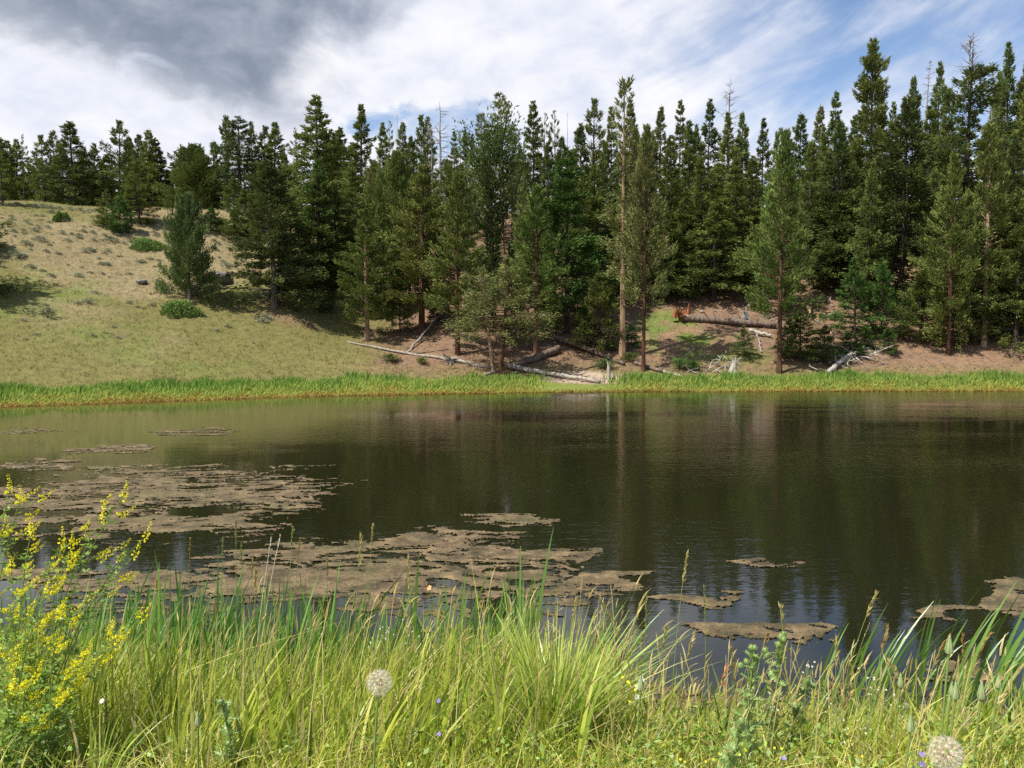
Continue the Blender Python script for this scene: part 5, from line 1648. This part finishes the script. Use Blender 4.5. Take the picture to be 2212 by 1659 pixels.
S(*c4(1072, 760), 3.5, 60, 'straw', 'spike', 'pale thin straw beside the crossing bleached pair', 10, c4(1020, 1000)[0])
S(*c4(1080, 830), 3.3, 60, 'straw', 'brome', 'pale drooping brome head beside the crossing bleached pair', 11)
S(*c4(662, 855), 3.6, 40, 'bud_tip', 'foxtail', 'orange furry foxtail head among the cattail blades', 12)
S(*c5(348, 135), 3.6, 60, 'straw', 'spike', 'straw spike reaching over the middle of the algae mat', 13, c5(250, 900)[0])
S(*c5(272, 215), 3.5, 80, 'straw', 'brome', 'thick straw brome head left of the algae-mat centre', 14, c5(190, 900)[0])
S(*c5(555, 350), 3.4, 75, 'straw', 'brome', 'broad yellow brome head above the small orange flower', 15, c5(570, 950)[0])
S(*c5(742, 550), 3.4, 70, 'straw', 'brome', 'yellow brome head standing against the near blue reflection', 16, c5(720, 1000)[0])
S(*c5(385, 560), 3.5, 60, 'straw', 'brome', 'yellowish brome head low over the cattail bed', 17)
S(*c5(2190, 322), 3.3, 70, 'straw', 'brome', 'tall pale brome stalk alone against dark open water', 18, c5(2110, 900)[0])
S(*c5(1957, 545), 3.6, 85, 'seed_green', 'spike', 'dark green spike standing against the reflected treetops', 19, c5(1950, 900)[0])
S(*c5(1285, 455), 3.8, 60, 'seed_green', 'spike', 'thin green spike beside the spearing cattail clump', 20)
S(*c5(1690, 592), 3.2, 95, 'straw', 'brome', 'long brome stalk leaning backward over the blue reflection', 21, c5(2010, 1000)[0])
S(*c5(1545, 565), 3.3, 60, 'straw', 'spike', 'thin straw spike rising from the heart of the big tussock', 22)
S(*c6(275, 510), 3.5, 85, 'seed_green', 'spike', 'thin green spike by the pale tall brome stalk', 23, c6(330, 1100)[0])
S(*c6(1310, 565), 3.3, 65, 'straw', 'brome', 'golden brome head, highest above the leaning cattails', 24, c6(1150, 950)[0])
S(*c6(735, 645), 3.2, 65, 'straw', 'brome', 'yellow brome head above the taller thistle', 25, c6(860, 980)[0])
S(*c6(655, 805), 3.3, 60, 'seed_brown', 'brome', 'ochre brome head between the two thistles', 26)
S(*c6(435, 900), 3.0, 80, 'straw', 'brome', 'straw brome head left of the shorter thistle', 27, c6(560, 1200)[0])
S(*c6(1070, 840), 3.1, 70, 'straw', 'brome', 'bright straw brome head amid the leaning cattails', 28, c6(1110, 1200)[0])
S(*c6(1378, 770), 3.3, 70, 'seed_brown', 'brome', 'brown-gold brome head at the right of the leaning cattails', 29, c6(1330, 1150)[0])
S(*c6(1275, 740), 3.6, 40, 'straw', 'bare', 'small bent straw tip behind the golden brome head', 30, c6(1180, 900)[0])
S(*c6(205, 815), 3.3, 60, 'straw', 'brome', 'pale brome head over the near algae, by the shorter thistle', 31)
S(*c6(40, 775), 3.3, 60, 'straw', 'brome', 'pale brome head at the tussock side of the near algae', 32)
S(*c6(400, 1025), 3.0, 50, 'bud_tip', 'brome', 'rusty brome head low beside the shorter thistle', 33)
S(*c6(650, 1070), 2.9, 110, 'straw', 'brome', 'long straw head leaning across the foot of the taller thistle', 34, c6(870, 1400)[0])
S(*c6(1400, 980), 3.2, 80, 'straw', 'brome', 'bent pale stalk arching in front of the salsify buds', 35, c6(1640, 1150)[0])
S(*c6(1720, 860), 3.3, 70, 'seed_brown', 'brome', 'dark brown seed head beside the orange-tipped salsify bud', 36)
S(*c6(1840, 830), 3.4, 80, 'seed_brown', 'brome', 'dark brown seed head just past the orange-tipped salsify bud', 37, c6(1960, 1150)[0])
S(*c6(1995, 810), 3.2, 90, 'seed_brown', 'brome', 'dark seed head leaning under the last cattail clumps', 38, c6(1900, 1200)[0])
S(*c6(1155, 1170), 2.9, 50, 'straw', 'brome', 'low straw brome head below the leaning cattails', 39)
S(*c6(2085, 1170), 2.9, 60, 'straw', 'brome', 'low straw head near the picture edge above the fluffy seed head', 40)


# ------------------------------------------------------------------ yellow sweet clover
rng = np.random.default_rng(71)
SPIKES = []
for k in range(4):
    b = Bag()
    n = 46
    L = .075
    s = rng.uniform(0, 1, n)
    a = rng.uniform(0, 6.28, n)
    dens = np.sort(s)
    bx = np.stack([.012 * (dens * 2) ** 2 * L * 10, 0 * dens, dens * L], -1)
    rr = .006 * (1.15 - dens)
    P = bx + np.stack([np.cos(a) * rr, np.sin(a) * rr, 0 * a], -1)
    size = .0112 * (1.15 - .75 * dens) * rng.uniform(.7, 1.2, n)
    D_ = np.stack([np.cos(a), np.sin(a), rng.uniform(-.5, .3, n)], -1)
    sprays(b, P, D_, size, size * .36, rng, np.clip(.5 + rng.normal(size=n) * .25 - .3 * (dens > .85), 0, 1), 2)
    q = np.linspace(0, 1, 5)
    SPIKES.append(b.build('clover_spike', [M['yellow']]))


def leaflet(bag, p, d, size, rng, v):
    """three leaflets from p"""
    d = np.array(d) / (np.linalg.norm(d) + 1e-9)
    sd = np.cross(d, [0, 0, 1.0])
    sd /= np.linalg.norm(sd) + 1e-9
    for k in (-1, 0, 1):
        dd = d * (1 - .45 * abs(k)) + sd * k * .9 + rng.normal(size=3) * .15
        dd /= np.linalg.norm(dd)
        w_ = np.cross(dd, rng.normal(size=3) * .5 + [0, 0, 1.0])
        w_ /= np.linalg.norm(w_) + 1e-9
        L = size * rng.uniform(.8, 1.2)
        pts = [p, p + dd * L * .35 + w_ * L * .17, p + dd * L * .8 + w_ * L * .15, p + dd * L, p + dd * L * .8 - w_ * L * .15, p + dd * L * .35 - w_ * L * .17]
        bag.add(pts, [(0, 1, 2, 3), (0, 3, 4, 5)], None, np.clip(v + rng.normal() * .15, 0, 1))


def sweet_clover(base_px, base_py, D, tips, label, seed, nside=7):
    rng = np.random.default_rng(seed)
    p = at(base_px, base_py, D)
    p.z = tz(p.x, p.y)
    o = empty('sweet_clover', p)
    sb, lb = Bag(), Bag()
    sp = 0
    for (tx, ty, dd) in tips:
        tip = np.array(at(tx, ty, D + dd)) - np.array(p)
        c = np.array([tip[0] * .25, tip[1] * .4, tip[2] * .65])
        b0 = np.array([rng.normal() * .03, rng.normal() * .03, -.02])
        n = 18
        pts = bez(b0, c, tip, n)
        sb.tube(pts, np.linspace(.0034, .0014, n), 5)
        L = np.linalg.norm(tip)
        for i in range(nside):
            s = .30 + .68 * (i + rng.uniform(.1, .9)) / nside
            k = s * (n - 1)
            o_ = np.array([np.interp(k, range(n), pts[:, j]) for j in range(3)])
            tv = pts[min(n - 1, int(k) + 1)] - pts[int(k) - 1]
            tv /= np.linalg.norm(tv)
            a = rng.uniform(0, 6.28)
            out = np.array([math.cos(a) * .75 + .22, math.sin(a) * .7, rng.uniform(.25, .9)])
            ln = L * rng.uniform(.08, .17) * (1.25 - .7 * s)
            e = o_ + (out * .9 + tv * .35) * ln
            br = bez(o_, o_ + tv * ln * .5, e, 7)
            sb.tube(br, np.linspace(.0016, .0009, 7), 4, cap=False)
            for q in (2, 4):
                leaflet(lb, br[q], rng.normal(size=3) * .6 + [.2, 0, .3], .020, rng, .55)
            leaflet(lb, o_, out, .024, rng, .45)
            if sp < 96 and s > .42:
                dv = Vector(e - br[-3]) + Vector((.6, 0, -.05)) * ln
                f = link('flower_spike', SPIKES[rng.integers(4)], o, Vector(e))
                f.rotation_euler = dv.to_track_quat('Z', 'X').to_euler()
                f.scale = (rng.uniform(.7, 1.1),) * 3
                sp += 1
        for i in range(44):
            s = rng.uniform(.03, .95) ** 1.3
            k = int(s * (n - 1))
            a = rng.uniform(0, 6.28)
            d = np.array([math.cos(a), math.sin(a), .4])
            e = pts[k] + d * rng.uniform(.02, .09) * (1.1 - s)
            sb.tube([pts[k], e], .0007, 3, cap=False)
            leaflet(lb, e, d, .027 * (1.25 - .55 * s), rng, .5)
        f = link('flower_spike', SPIKES[rng.integers(4)], o, Vector(tip))
        f.rotation_euler = Vector(pts[-1] - pts[-3] + [.02, 0, 0]).to_track_quat('Z', 'X').to_euler()
    link('stem', sb.build('clover_stem', [M['stem']]), o)
    link('foliage', lb.build('clover_foliage', [M['clover_leaf']]), o)
    tag(o, label, 'wildflower', 'yellow sweet clover')


sweet_clover(70, 1650, 3.15, [(262, 1078, .0), (308, 1165, .0), (285, 1205, .1), (215, 1130, -.05), (150, 1190, .0)], 'tallest yellow sweet clover, its arching stem reaching over the algae', 1, 6)
sweet_clover(30, 1640, 3.05, [(64, 1165, 0), (128, 1180, .05), (95, 1290, -.1), (25, 1235, .1)], 'yellow sweet clover with upright spikes just behind the tallest one', 2, 6)
sweet_clover(-40, 1620, 3.2, [(18, 1068, 0), (40, 1090, 0), (10, 1150, .05), (30, 1340, -.1)], 'yellow sweet clover cut by the picture edge, arching inward', 3, 6)
sweet_clover(90, 1660, 2.95, [(245, 1385, 0), (180, 1420, -.1), (130, 1340, 0), (300, 1340, .15), (60, 1400, .1)], 'low leafy sweet clover spilling yellow flowers toward the grass', 4, 6)
sweet_clover(20, 1655, 2.85, [(70, 1470, 0), (120, 1520, -.05), (20, 1500, 0), (160, 1480, .05), (0, 1430, .1)], 'lowest sweet clover bushing out above the gravel', 5, 6)


# ------------------------------------------------------------------ salsify
def parachutes(rad, seed):
    rng = np.random.default_rng(seed)
    pb, cb = Bag(), Bag()
    n = 76
    for i in range(n):
        z = 1 - 2 * (i + .5) / n
        a = i * 2.39996
        d = np.array([math.cos(a) * math.sqrt(1 - z * z), math.sin(a) * math.sqrt(1 - z * z), z])
        u = np.cross(d, [.3, .5, .8])
        u /= np.linalg.norm(u)
        w_ = np.cross(d, u)
        cb.tube([d * .012, d * rad * .42], [.0011, .0005], 3, cap=False)
        e = d * rad * .70
        pb.tube([d * rad * .42, e], .00035, 3, cap=False)
        m = 26
        ph = rng.uniform(0, 6.28)
        V, T_ = [], []
        for k in range(m):
            b_ = ph + k * 2 * math.pi / m
            r_ = u * math.cos(b_) + w_ * math.sin(b_)
            t_ = d * math.cos(b_ + .3)
            end = e + r_ * rad * rng.uniform(.27, .34) + d * rad * rng.uniform(.20, .30)
            sid = np.cross(r_, d) * .0002
            V += [e - sid, e + sid, end]
            T_.append((3 * k, 3 * k + 1, 3 * k + 2))
        pb.add(V, None, T_, rng.uniform(.3, 1))
        # webbing between the rays
        V, Q_ = [e + d * rad * .10], []
        ring = []
        for k in range(8):
            b_ = ph + k * 2 * math.pi / 8
            ring.append(e + (u * math.cos(b_) + w_ * math.sin(b_)) * rad * .11 + d * rad * .12)
        pass
    c2b = Bag()
    return pb.build('pappus', [M['pappus']]), cb.build('achenes', [M['seed_core']])


def salsify_head(px, py, D, diam, label, seed):
    p = at(px, py, D)
    base = Vector((p.x - .03, p.y + .03, 0))
    base.z = tz(base.x, base.y) - .02
    o = empty('salsify_seed_head', base)
    sb = Bag()
    rel = np.array(p - base)
    sb.tube(bez((0, 0, 0), (rel[0] * .1, rel[1] * .1, rel[2] * .6), rel, 10), np.linspace(.003, .0035, 10), 6)
    sb.tube([rel - [0, 0, .012], rel, rel + [0, 0, .012]], [.004, .011, .003], 8)
    link('stem', sb.build('salsify_stem', [M['stem']]), o)
    rad = diam / F * D / 2
    pm, am = parachutes(rad * 1.02, seed)
    link('seed_ball', pm, o, p - base)
    link('achenes', am, o, p - base)
    lb = Bag()
    rng = np.random.default_rng(seed)
    n = 7
    a = rng.uniform(0, 6.28, n)
    blades(np.zeros((n, 3)), rng.uniform(.1, .3, n), np.stack([np.cos(a), np.sin(a)], -1) * .08, np.zeros(n), np.full(n, .008), a + 1.57, 5, np.full(n, .4), lb)
    link('leaf', lb.build('salsify_leaves', [M['stem']]), o)
    tag(o, label, 'seed head', 'fluffy salsify seed heads')


salsify_head(820, 1474, 2.35, 62, 'fluffy round salsify seed head in the grass beside the big tussock', 1)
salsify_head(2043, 1627, 1.85, 82, 'larger fluffy cream seed head at the bottom of the frame', 2)


def salsify_bud(px, py, D, hpx, label, seed, tipcol='bud'):
    rng = np.random.default_rng(seed)
    p = at(px, py, D)          # tip of the bud
    hl = hpx / F * D
    base = Vector((p.x - .01, p.y + .02, 0))
    base.z = tz(base.x, base.y) - .02
    rel = np.array(p - base)
    bot = rel - [0, 0, hl]
    o = empty('salsify_bud', base)
    sb = Bag()
    sb.tube(bez((0, 0, 0), (rel[0] * .1, rel[1] * .3, rel[2] * .5), bot, 9), np.linspace(.0024, .0034, 9), 6)
    link('stem', sb.build('bud_stem', [M['stem']]), o)
    bb = Bag()
    q = np.array([0, .05, .14, .28, .45, .65, .82, .93])
    rr = np.array([.003, .0085, .0105, .0100, .0078, .0052, .0034, .0026]) * (hl / .055)
    bb.tube(bot + np.array([0, 0, 1.0]) * (q * hl)[:, None], rr, 8)
    for k in range(8):
        a = k * .785
        d = np.array([math.cos(a), math.sin(a), 0])
        sd = np.array([-math.sin(a), math.cos(a), 0])
        V = []
        for qq, r_, w_ in zip((.02, .2, .5, .9), (.009, .0112, .008, .0032), (.004, .0042, .003, .0006)):
            c = bot + np.array([0, 0, qq * hl]) + d * r_ * (hl / .055)
            V += [c - sd * w_, c + sd * w_]
        bb.add(V, [(0, 1, 3, 2), (2, 3, 5, 4), (4, 5, 7, 6)], None, .3 + .5 * rng.uniform())
    link('bud', bb.build('salsify_bud', [M['bud']], True), o)
    tb_ = Bag()
    sprays(tb_, np.repeat([bot + [0, 0, hl * .86]], 7, 0), np.array([[0, 0, 1.0]]) + rng.normal(size=(7, 3)) * .2, np.full(7, hl * .2), np.full(7, .0016), rng, np.full(7, .6), 2)
    link('tip', tb_.build('bud_tip', [M[tipcol]]), o)
    tag(o, label, 'flower bud', 'green salsify buds')


salsify_bud(*c6(1762, 800), 2.5, 44, 'large salsify bud with an orange tip, highest of the green buds', 1, 'bud_tip')
salsify_bud(*c6(1800, 1085), 2.5, 40, 'green salsify bud just below the orange-tipped one', 2)
salsify_bud(*c6(1775, 1090), 2.7, 30, 'thin salsify bud tucked against the plump lower one', 3)
salsify_bud(*c6(1957, 1080), 2.5, 42, 'plump green salsify bud under a pale bent leaf', 4, 'bud_tip')
salsify_bud(*c6(1466, 1035), 2.8, 32, 'pale salsify bud left of the orange-tipped one', 5)
salsify_bud(*c6(2060, 1040), 2.7, 32, 'slim salsify bud under the last cattail clumps', 6)
salsify_bud(*c6(1527, 1285), 2.4, 40, 'low salsify bud nearest the ground left of the fluffy seed head', 7)
salsify_bud(*d3(0, 0)[:0] or (427, 1535), 2.6, 34, 'lone slim salsify bud rising from grass by the yellow flowers', 8)
salsify_bud(*c5(1922, 1015), 2.7, 34, 'pale salsify bud beside the small cream flowers by the tussock', 9)


# ------------------------------------------------------------------ thistles
def thistle_leaf(seed):
    rng = np.random.default_rng(seed)
    b = Bag()
    n = 7
    L = .085
    ax = np.stack([np.linspace(0, L, n), np.zeros(n), .03 * np.sin(np.linspace(0, 2.6, n))], -1)
    b.tube(ax, np.linspace(.0018, .0006, n), 4, v=.9, cap=False)
    for i in range(n - 1):
        for s in (-1, 1):
            w_ = .030 * math.sin(math.pi * (i + 1) / (n + .6)) + .006
            a_, c = ax[i], ax[i + 1]
            m = (a_ + c) / 2
            zz = rng.uniform(-.008, .014)
            l1 = m + [.004, s * w_ * .55, zz * .5]
            l2 = m + [.016, s * w_ * 1.05, zz + .006]
            l3 = m + [-.006, s * w_ * .9, zz - .004]
            b.add([a_, l1, l2], None, [(0, 1, 2)], rng.uniform(.3, .8))
            b.add([a_, c, l1, l3], [(0, 1, 2, 3)], None, rng.uniform(.3, .8))
            b.add([c, l1, l2], None, [(0, 1, 2)], rng.uniform(.4, .9))
    b.add([ax[-1], ax[-2] + [0, .006, 0], ax[-1] + [.018, 0, .002], ax[-2] - [0, .006, 0]], [(0, 1, 2, 3)], None, .7)
    return b.build('thistle_leaf', [M['thistle']])


TL = [thistle_leaf(k) for k in range(3)]


def thistle(tx, ty, bx, D, label, seed, nl=22, buds=5):
    rng = np.random.default_rng(seed)
    tip = at(tx, ty, D)
    base = Vector(((bx - CX) / F * D, D, 0))
    base.z = tz(base.x, base.y) - .02
    rel = np.array(tip - base)
    o = empty('thistle', base)
    sb = Bag()
    pts = bez((0, 0, 0), (rel[0] * .2, .02, rel[2] * .55), rel, 14)
    sb.tube(pts, np.linspace(.006, .0028, 14), 6)
    for i in range(nl):
        s = .06 + .9 * i / nl
        k = s * 13
        p = Vector([float(np.interp(k, range(14), pts[:, j])) for j in range(3)])
        f = link('leaf', TL[rng.integers(3)], o, p)
        f.rotation_euler = (rng.normal() * .4, -rng.uniform(.1, .9), i * 2.4 + rng.normal() * .3)
        f.scale = (.80 - .42 * s ** 1.3,) * 3
    bb = Bag()
    tp = Bag()
    for i in range(buds):
        c = rel + (np.array([0, 0, 0]) if i == 0 else np.array([rng.normal() * .022, rng.normal() * .02, -rng.uniform(.0, .07)]))
        if i:
            k = int(rng.integers(9, 12))
            sb.tube([pts[k], c], .0016, 4, cap=False)
        rr = .0105 * rng.uniform(.75, 1.1)
        q = np.linspace(-1, 1, 7)
        bb.tube(c + np.array([0, 0, 1.0]) * (q * rr * 1.2)[:, None], np.sqrt(np.maximum(1 - q ** 2, .06)) * rr, 9)
        n = 26
        a = rng.uniform(0, 6.28, n)
        e = rng.uniform(-1, 1, n)
        dv = np.stack([np.cos(a) * np.sqrt(1 - e * e), np.sin(a) * np.sqrt(1 - e * e), e], -1)
        sprays(bb, c + dv * rr * .9, dv * .6 + [0, 0, .8], np.full(n, .008), np.full(n, .0014), rng, np.full(n, .7), 1)
        sprays(tp, np.repeat([c + [0, 0, rr]], 10, 0), np.array([[0, 0, 1.0]]) + rng.normal(size=(10, 3)) * .3, np.full(10, .007), np.full(10, .0012), rng, np.full(10, .5), 1)
    link('stem', sb.build('thistle_stem', [M['stem']]), o)
    link('flower_bud', bb.build('thistle_buds', [M['thistle']]), o)
    link('bud_tip', tp.build('thistle_tips', [M['bud_purple']]), o)
    tag(o, label, 'thistle', 'thistles on the near bank')


thistle(*c6(580, 885), c6(575, 1500)[0], 2.75, 'shorter spiny thistle with a cluster of budded heads over the blue reflection', 1, 24, 7)
thistle(*c6(755, 800), c6(740, 1500)[0], 3.0, 'taller spiny thistle with toothed grey-green leaves up its stem', 2, 30, 5)
thistle(*c6(900, 1090), c6(850, 1560)[0], 3.1, 'leafy side thistle behind the taller one, without showing heads', 3, 20, 2)
thistle(*c6(500, 1330), c6(480, 1600)[0], 2.5, 'low young thistle at the foot of the shorter spiny one', 4, 18, 1)
thistle(*c4(935, 1380), c4(950, 1640)[0], 2.7, 'young prickly thistle low in the grass below the bleached straws', 5, 18, 1)


# ------------------------------------------------------------------ small wildflowers
def floret(px, py, D, mat, r, n, label, group, seed, cat='wildflower', heads=1, spread=.02):
    rng = np.random.default_rng(seed)
    p = at(px, py, D)
    base = Vector((p.x - .01, p.y + .02, 0))
    base.z = tz(base.x, base.y) - .02
    rel = np.array(p - base)
    o = empty('wildflower', base)
    sb, fb = Bag(), Bag()
    st_ = bez((0, 0, 0), (rel[0] * .1, 0, rel[2] * .6), rel, 8)
    sb.tube(st_, np.linspace(.0014, .0009, 8), 4)
    for h in range(heads):
        c = rel + (rng.normal(size=3) * spread if h else 0)
        if h:
            sb.tube([st_[5], c], .0007, 3, cap=False)
        a = np.arange(n) * 6.283 / n
        tilt = np.array([rng.normal() * .3, -.6, .6])
        tilt /= np.linalg.norm(tilt)
        u = np.cross(tilt, [1, 0, 0.1])
        u /= np.linalg.norm(u)
        w_ = np.cross(tilt, u)
        d = u * np.cos(a)[:, None] + w_ * np.sin(a)[:, None]
        V = np.stack([np.repeat([c], n, 0), c + d * r * .6 + np.cross(d, tilt) * r * .34 + tilt * r * .15, c + d * r + tilt * r * .1, c + d * r * .6 - np.cross(d, tilt) * r * .34 + tilt * r * .15], 1)
        fb.add(V.reshape(-1, 3), np.arange(n)[:, None] * 4 + np.arange(4)[None], None, rng.uniform(0, 1, n))
    link('stem', sb.build('flower_stem', [M['stem']]), o)
    link('petals', fb.build('petals', [M[mat]]), o)
    tag(o, label, cat, group)


floret(*c5(733, 1168), 2.6, 'violet', .008, 5, 'tiny violet flower, upper of the pair beside the big tussock', 'violet flowers', 1)
floret(*c5(735, 1365), 2.5, 'violet', .008, 5, 'tiny violet flower, lower of the pair beside the big tussock', 'violet flowers', 2)
floret(*c6(1605, 1590), 2.1, 'violet', .009, 5, 'violet flower cluster beside the larger fluffy seed head', 'violet flowers', 3, heads=4, spread=.012)
floret(*c6(757, 1550), 2.4, 'violet', .008, 6, 'pale lilac bloom low under the taller thistle', 'violet flowers', 4)
floret(*c4(432, 1375), 2.8, 'white', .010, 8, 'white daisy-like flower in the grass by the yellow clover', 'white flowers', 5)
floret(*c5(1900, 1090), 2.8, 'white', .010, 5, 'cream flower cluster by the pale bud at the tussock side', 'white flowers', 6, heads=5, spread=.022)
floret(*c5(1850, 1060), 2.8, 'yellow', .006, 5, 'pale yellow dotted flowers next to the cream cluster', 'yellow flowers', 7, heads=7, spread=.025)
floret(*c5(680, 505), 3.5, 'bud_tip', .014, 5, 'small orange flower over the cattail bed', 'orange flower', 8)
for i, (x, y) in enumerate([(1305, 1075), (1300, 1140), (1130, 1380), (1250, 1370), (905, 985), (690, 1260), (930, 1550), (1480, 1240), (700, 1180), (1030, 1240)]):
    floret(*c6(x, y), 2.7 + .03 * i, 'white', .0035, 5, 'tiny white flower spray dotted through the grass by the thistles', 'tiny white flower sprays', 20 + i, heads=6, spread=.02)
for i, (x, y) in enumerate([(440, 740), (530, 770), (420, 800), (50, 790), (560, 830)]):
    floret(*c5(x, y), 3.4 + .05 * i, 'white', .0028, 5, 'tiny white flower spray in the grass above the smaller seed head', 'tiny white flowers by the seed head', 40 + i, heads=7, spread=.03)
for i, (x, y) in enumerate([(490, 1530), (700, 1490), (130, 1560), (1240, 1590), (330, 1560)]):
    floret(*c6(x, y), 2.2, 'yellow', .004, 5, 'tiny yellow flower low in the grass under the thistles', 'tiny yellow flowers', 60 + i, heads=3, spread=.02)
